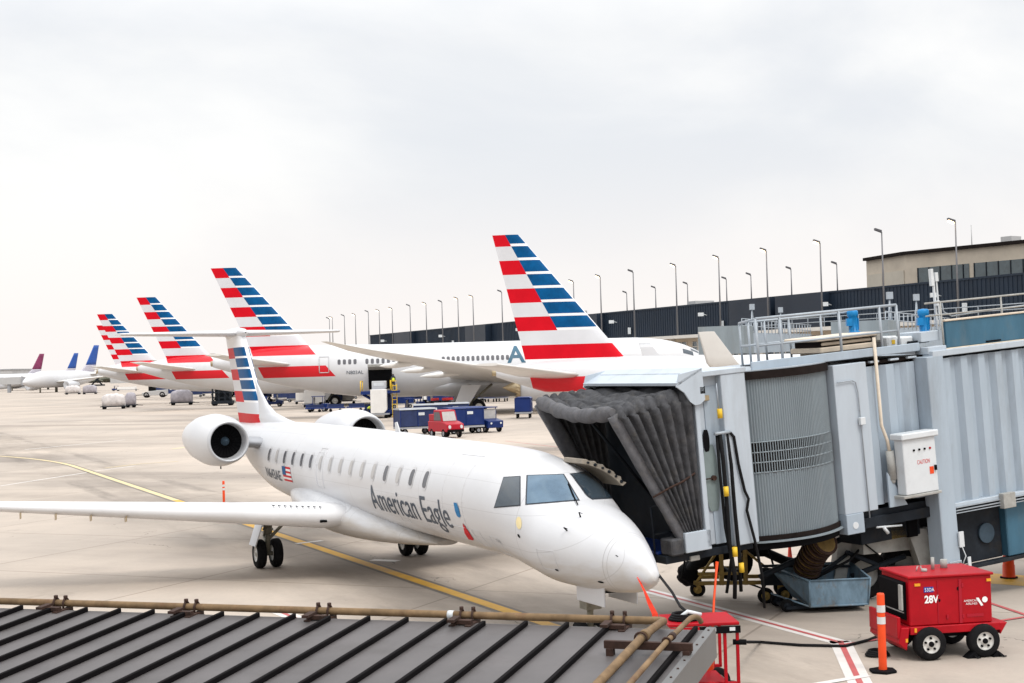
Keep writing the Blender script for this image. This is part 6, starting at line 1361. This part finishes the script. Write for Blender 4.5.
w0_ = container('small white container far under the wide-body tail, beside navy carts', put(251, 401), R(3), Lc=2.2, Hc=1.5)
for px, py, lab in ((303, 404, 'white container behind the taller white one, its left edge showing'), (430, 403.5, 'white container far under the belly near the main gear'), (385, 404, 'white container beyond the loader scissor')): copy_of(w0_, lab, px, py, R(5))
T = thing('luggage_pile', 'loose reddish luggage pile on a low cart left of the wide-body main gear', 'luggage', put(441, 409), R(5)); q = MB(); rr = random.Random(5)
for k in range(22): q.box((rr.uniform(-1.3, 1.3), rr.uniform(-.6, .6), .6 + .32 * (k % 3)), (rr.uniform(.4, .8), .35, .3), rr.uniform(0, 1), m=k % 3)
q.build('suitcases', ['rust', 'cloth', 'letr'], T); q = MB(); q.box((0, 0, .36), (3.0, 1.6, .12)); q.build('cart_bed', 'vblue', T); wheels4(T, 1.1, .6, .18, .12, 'dark')
# gate bridges of the neighbouring stands
def gate_bridge(lab, a, b, z, h):
    a, b = Vector(a), Vector(b); T = thing('gate_bridge', lab, 'boarding bridge', (a.x, a.y, 0), 0, 'boarding bridges of the neighbouring gates'); d = (b - a); d.z = 0; n = Vector((d.y, -d.x, 0)).normalized() * 1.2
    q = MB(); q.hexa([a - n, b - n, b + n, a + n] + [v + Vector((0, 0, h)) for v in (a - n, b - n, b + n, a + n)]); q.build('tunnel', 'jb', T, world=True)
    q = MB(); dn = d.normalized(); c = a - dn * .5; q.hexa([c - n*1.5 - dn*2, c - n*1.5 + dn*2, c + n*1.5 + dn*2, c + n*1.5 - dn*2] + [v + Vector((0, 0, h + .5)) for v in (c - n*1.5 - dn*2, c - n*1.5 + dn*2, c + n*1.5 + dn*2, c + n*1.5 - dn*2)]); q.build('cab', 'jbs', T, world=True)
    q = MB(); m = a.lerp(b, .35); q.tube(Vector((m.x, m.y, 0)) + n, m + n, .25); q.tube(Vector((m.x, m.y, 0)) - n, m - n, .25); q.tube(Vector((m.x, m.y, .6)) + n, Vector((m.x, m.y, .6)) - n, .5); q.build('lift_legs', 'jbd', T, world=True)
    q = MB(); L_ = d.length
    for k in range(int(L_ / 1.6) + 1):
        p = a + dn * (k * 1.6) + Vector((0, 0, h)) + n; q.tube(p, p + Vector((0, 0, 1.1)), .04, .04, 5)
    q.tube(a + n + Vector((0, 0, h + 1.1)), a + dn * L_ + n + Vector((0, 0, h + 1.1)), .04, .04, 5); q.tube(a + n + Vector((0, 0, h + .55)), a + dn * L_ + n + Vector((0, 0, h + .55)), .04, .04, 5); q.build('roof_rail', 'galv', T, world=True)
    for s in (.3, .7):
        p = a.lerp(b, s) + Vector((0, 0, h)); q = MB(); q.tube(p - dn * .8, p + Vector((0, 0, 2.2)), .05, .05, 5); q.tube(p + dn * .8, p + Vector((0, 0, 2.2)), .05, .05, 5); q.box(p + Vector((0, 0, 2.3)), (.4, .4, .5)); q.build('roof_gantry', 'galv', T, world=True)
gate_bridge('pale blue-grey gate bridge beyond the winglet, left of the walkway railing', W(728, 354, 118), W(800, 351, 150), 0, 1.7)
gate_bridge('gate bridge with rails seen through the right end of the walkway railing', W(868, 352, 96), W(935, 345, 120), 0, 1.5)
# people
def person(lab, loc, rz, pose):
    T = thing('person', lab, 'person', loc, rz, 'ground crew at the cargo loader')
    J_ = dict(pel=(0, 0, .95), ch=(0, 0, 1.32), nk=(0, 0, 1.52), hd=(0, 0, 1.66), ht=(0, 0, 1.78), lh=(.10, 0, .9), lk=(.13, .05, .50), lf=(.14, 0, .08), lt=(.14, .14, .04), rh=(-.10, 0, .9), rk=(-.12, .02, .5), rf=(-.13, -.05, .08), rt=(-.13, .09, .04),
              ls=(.19, 0, 1.44), le=(.26, .06, 1.17), lw=(.22, .26, 1.05), rs=(-.19, 0, 1.44), re=(-.27, .02, 1.17), rw=(-.24, .20, 1.0))
    if pose == 'bend': 
        for k, v in dict(ch=(0, .28, 1.2), nk=(0, .42, 1.34), hd=(0, .52, 1.44), ht=(0, .58, 1.55), ls=(.18, .36, 1.28), rs=(-.18, .36, 1.28), le=(.22, .50, 1.02), re=(-.22, .5, 1.02), lw=(.16, .62, .85), rw=(-.16, .62, .85)).items(): J_[k] = v
    names = list(J_); E_ = [('pel', 'ch'), ('ch', 'nk'), ('nk', 'hd'), ('hd', 'ht'), ('pel', 'lh'), ('lh', 'lk'), ('lk', 'lf'), ('lf', 'lt'), ('pel', 'rh'), ('rh', 'rk'), ('rk', 'rf'), ('rf', 'rt'), ('nk', 'ls'), ('ls', 'le'), ('le', 'lw'), ('nk', 'rs'), ('rs', 're'), ('re', 'rw')]
    rad = dict(pel=.15, ch=.155, nk=.06, hd=.10, ht=.07, lh=.10, lk=.065, lf=.05, lt=.045, rh=.10, rk=.065, rf=.05, rt=.045, ls=.075, le=.05, lw=.04, rs=.075, re=.05, rw=.04)
    def skinm(sub, grow, nm, mt, edges):
        use = [n for n in names if any(n in e for e in edges)]
        me = bpy.data.meshes.new(nm); me.from_pydata([J_[n] for n in use], [(use.index(a), use.index(b)) for a, b in edges], [])
        o = bpy.data.objects.new(nm, me); COL.objects.link(o); md = o.modifiers.new('s', 'SKIN')
        for i, n in enumerate(use): me.skin_vertices[0].data[i].radius = (rad[n] * grow, rad[n] * grow)
        me.skin_vertices[0].data[0].use_root = True; o.modifiers.new('u', 'SUBSURF').levels = 1
        dg = bpy.context.evaluated_depsgraph_get(); m2 = bpy.data.meshes.new_from_object(o.evaluated_get(dg)); bpy.data.objects.remove(o)
        o2 = bpy.data.objects.new(nm, m2); m2.materials.clear(); m2.materials.append(M[mt]); COL.objects.link(o2); o2.parent = T
        for p in m2.polygons: p.use_smooth = True
        return o2
    skinm(1, 1., 'body', 'cloth', E_)
    skinm(1, 1.18, 'hi_vis_vest', 'hiviz', [('pel', 'ch'), ('ch', 'nk')])
    h = Vector(J_['hd']); t = MB(); t.lathe([(-.09, .03), (-.05, .07), (.02, .085), (.08, .07), (.12, .02)], h, (0, 0, 1), 12); t.build('head', 'skin', T)
    t = MB(); t.lathe([(.04, .094), (.09, .08), (.13, .02)], h, (0, 0, 1), 12); t.build('hair', 'hair', T)
    for n in ('lw', 'rw'):
        w = Vector(J_[n]); t = MB()
        for k in range(4): t.path([w + Vector((-.03 + .02*k, .02, 0)), w + Vector((-.035 + .023*k, .07, -.03)), w + Vector((-.03 + .02*k, .09, -.06 + .005*k))], .011, 5)
        t.path([w + Vector((.035, 0, 0)), w + Vector((.055, .04, -.02))], .012, 5); t.box(w + Vector((0, .01, -.005)), (.085, .07, .035)); t.build('hand', 'skin', T)
    return T
person('person in hi-vis vest standing on the loader walkway beside the open hold', (W(394, 389, 158.6).x, 157.9, 2.88), R(30), 'stand')
q = MB(); q.box((W(394, 389, 158.6).x - lp.x - .1, -1.2, 2.75), (1.5, 1.4, .25)); q.build('side_walkway', 'vblue', LD)
pp = put(356.5, 0, 157); person('person in hi-vis vest bending forward on the ground left of the white container', pp, R(-70), 'bend')
# left background equipment
pallet('large pinkish wrapped cargo pallet, left one of the joined pair on the left', put(114, 409), R(8), 3.6, 2.0)
pallet('wrapped cargo pallet joined behind the pinkish one on the left', put(131, 407.5), R(8), 1.6, 2.0, 'tarpg')
pallet('grey wrapped cargo pallet under the tail of the second jet', put(182, 405), R(4), 3.6, 2.1, 'tarpg')
pallet('pale wrapped pallet far left on the open apron', put(73, 394.5), R(4), 4.6, 2.4)
pallet('grey wrapped pallet beside the pale one far left', put(90, 394.2), R(4), 4.2, 2.4, 'tarpg')
# pushback tractor
T = thing('pushback_tractor', 'pale grey pushback tractor under the rear of the second jet', 'tractor', put(155, 397.5), R(185)); q = MB(); q.prism([(x, -1.2, z) for x, z in [(-3, .5), (2.8, .5), (3.0, 1.2), (.8, 1.6), (-3, 1.9)]], (0, 2.4, 0)); q.build('body', 'hazegrey', T, bevel=.08); q = MB(); q.box((.6, 0, 2.2), (1.6, 1.8, 1.2)); q.build('cab', 'dark', T, bevel=.1); q = MB(); q.tube((3., 0, .7), (6.5, 0, .6), .08); q.build('tow_bar', 'dark', T); wheels4(T, 1.9, 1.0, .7, .5, 'dark')
for px, lab in ((170, 'dark cart beyond the second jet, leftmost of three under its belly'), (186, 'dark cart beyond the second jet, middle of three under its belly'), (208, 'dark cart beyond the second jet, rightmost of three under its belly')): copy_of(q0, lab, px, 395.8, R(6))
T = tug('blue tug pulling a white flatbed far behind the wrapped pallets', put(116, 391), R(180)); container('white flatbed dolly behind the far blue tug', put(127, 390.8), R(2), Lc=7, Hc=.9)
# scissor lift far left
T = thing('scissor_lift', 'dark scissor lift far left under the tail of the leftmost striped jet', 'lift', put(97, 386.5), 0); q = MB(); q.box((0, 0, .8), (9, 3, .9)); q.build('base', 'jbd', T); q = MB()
for y in (-1, 1): q.tube((-3, y, 1.2), (3, y, 7), .25); q.tube((3, y, 1.2), (-3, y, 7), .25)
q.build('arms', 'jbd', T); q = MB(); q.box((0, 0, 7.3), (8, 3, .6)); q.build('platform', 'bronze', T)
# far aircraft on the left
def farjet(lab, px, py_tail, Y, rz, L_, finmat, base='white'):
    p = W(px, 380, Y); T = thing('distant_jet', lab, 'airplane', (p.x, Y, 0), rz, 'far jets with plain coloured fins'); T.scale = (1.12,) * 3
    tab = [(0, 5.8, .3, .35), (4, 5.4, 1.3, 1.5), (10, 4.9, 2.3, 2.5), (15, 4.6, 2.8, 2.9), (L_ - 9, 4.6, 2.8, 2.9), (L_ - 4, 4.2, 2.2, 2.2), (L_ - 1, 3.8, 1.1, 1.), (L_, 3.7, .05, .05)]
    q = MB(); q.loft(fus_rings(tab, [L_ * i / 60 for i in range(61)], 32)); q.build('fuselage', base, T)
    q = MB(); foil(q, [((7.6, 0, 9.4), (2.4, 0, 9.4), .7), ((3.2, 0, 16.5), (.6, 0, 16.5), .4)], vertical=True); q.build('fin', finmat, T); q = MB(); foil(q, [((10.5, 0, 7.), (3.4, 0, 7.), .8), ((7.6, 0, 9.38), (2.4, 0, 9.38), .7)], vertical=True); q.build('fin_root', 'finlow', T)
    for sg in (-1, 1):
        q = MB(); foil(q, [((L_*.66, sg*2.3, 3.6), (L_*.45, sg*2.3, 3.8), 1.), ((L_*.34, sg*26, 6.), (L_*.30, sg*26, 6.), .2)]); q.build('wing', 'wing', T)
        q = MB(); foil(q, [((8, sg*1, 6), (3, sg*1, 6), .4), ((2, sg*9, 6.8), (0, sg*9, 6.8), .15)]); q.build('stabiliser', 'wing', T)
        q = MB(); q.lathe([(0, 1.0), (3, 1.6), (5.5, 1.5), (5.6, 1.2), (5, .1)], (L_*.56, sg*9, 2.4), (1, 0, 0), 24); q.build('engine_nacelle', 'silver', T)
        q = MB(); q.tube((L_*.48, sg*4, 0), (L_*.48, sg*4, 3), .5); q.build('main_gear', 'gear', T)
    q = MB(); q.tube((L_ - 8, 0, 0), (L_ - 8, 0, 2.5), .3); q.build('nose_gear', 'gear', T)
    return T
farjet('distant white jet with a tall blue fin just left of the striped tails', 101, 0, 600, R(180 + 63), 38, 'ublue')
farjet('distant jet showing only a smaller blue fin behind the white fuselage', 80, 0, 770, R(180 + 60), 48, 'ublue')
farjet('distant jet with a maroon and grey fin at the far left', 46, 0, 760, R(180 + 55), 48, 'maroon')
# far left terminal clutter
for i, (x0, x1, yt, Y, lab) in enumerate(((-30, 12, 371, 900, 'far pale grey hangar at the left edge'), (10, 34, 374, 1000, 'low far pale building left of the distant jets'), (110, 260, 369, 1300, 'low far building seen under the striped tails'), (255, 380, 366, 1200, 'far low building behind the lamp posts'))):
    a, b = W(x0, yt, Y), W(x1, yt, Y); T = thing('far_building', lab, 'building', ((a.x + b.x) / 2, Y, 0)); w = b.x - a.x; h = a.z
    q = MB(); q.box((0, 20, h / 2), (w, 40, h)); q.build('wall', 'hazegrey', T); q = MB(); q.box((0, 20, h + .3), (w + 1, 41, .6)); q.build('roof', 'vgrey', T)
    q = MB()
    for k in range(int(w / 7)): q.box((-w/2 + 4 + k * 7, -.1, h * .5), (4, .2, h * .3))
    q.build('window_band', 'paneglass', T)
T = thing('far_jet_bridge', 'pale far boarding bridge at the left edge of the apron', 'boarding bridge', put(14, 388, 620), 0); q = MB(); q.box((-8, 0, 5), (26, 3, 3)); q.build('tunnel', 'hazegrey', T); q = MB(); q.box((6, 0, 4.9), (4, 5, 3.8)); q.build('cab', 'vgrey', T); q = MB(); q.box((-2, 0, 1.8), (1, 2, 3.6)); q.build('leg', 'vgrey', T)
T = thing('yellow_loader', 'small yellow loader vehicle at the far left of the apron', 'vehicle', put(12, 387.5), 0); q = MB(); q.box((0, 0, 1.2), (12, 3, 1.2)); q.box((3.5, 0, 2.2), (3, 2.4, 1.4)); q.build('body', 'yel', T, bevel=.1); wheels4(T, 4, 1.4, .6, .4, 'dark')
for px, py, lab in ((27, 387, 'far ground vehicle under the maroon-finned jet nose'), (42, 387.5, 'far dark ground vehicle below the distant white jet, middle'), (53, 387, 'far dark ground vehicle below the distant white jet, right')):
    T = thing('service_vehicle', lab, 'vehicle', put(px, py), 0, 'far service vehicles'); q = MB(); q.prism([(x, -1.5, z) for x, z in [(-5, .7), (5, .7), (5, 2), (3, 3.6), (-5, 3.6)]], (0, 3, 0)); q.build('body', 'vblued', T, bevel=.1); wheels4(T, 3, 1.3, .7, .4, 'dark')
# low tree line on the far edge of the airfield
tr = MB(); rr = random.Random(3)
M['trees'] = pm('far_trees', (.10, .10, .075), .9, 0, .3, .05)
for k in range(900):
    px = rr.uniform(-60, 420); Y = rr.uniform(1500, 1700); p = W(px, 375, Y); h = rr.uniform(3, 8); w = rr.uniform(6, 14); an = rr.uniform(0, 3)
    n = 7; tr.add([(p.x + w*.5*math.cos(2*math.pi*i/n + an) * rr.uniform(.7, 1.2), Y + w*.5*math.sin(2*math.pi*i/n + an), h * rr.uniform(.35, .7)) for i in range(n)] + [(p.x, Y, h), (p.x, Y, 0)], [(i, (i+1) % n, n) for i in range(n)] + [(i, (i+1) % n, n + 1) for i in range(n)])
tag(tr.build('far_trees', 'trees', None), 'thin dark line of trees on the horizon', 'trees', kind='stuff')
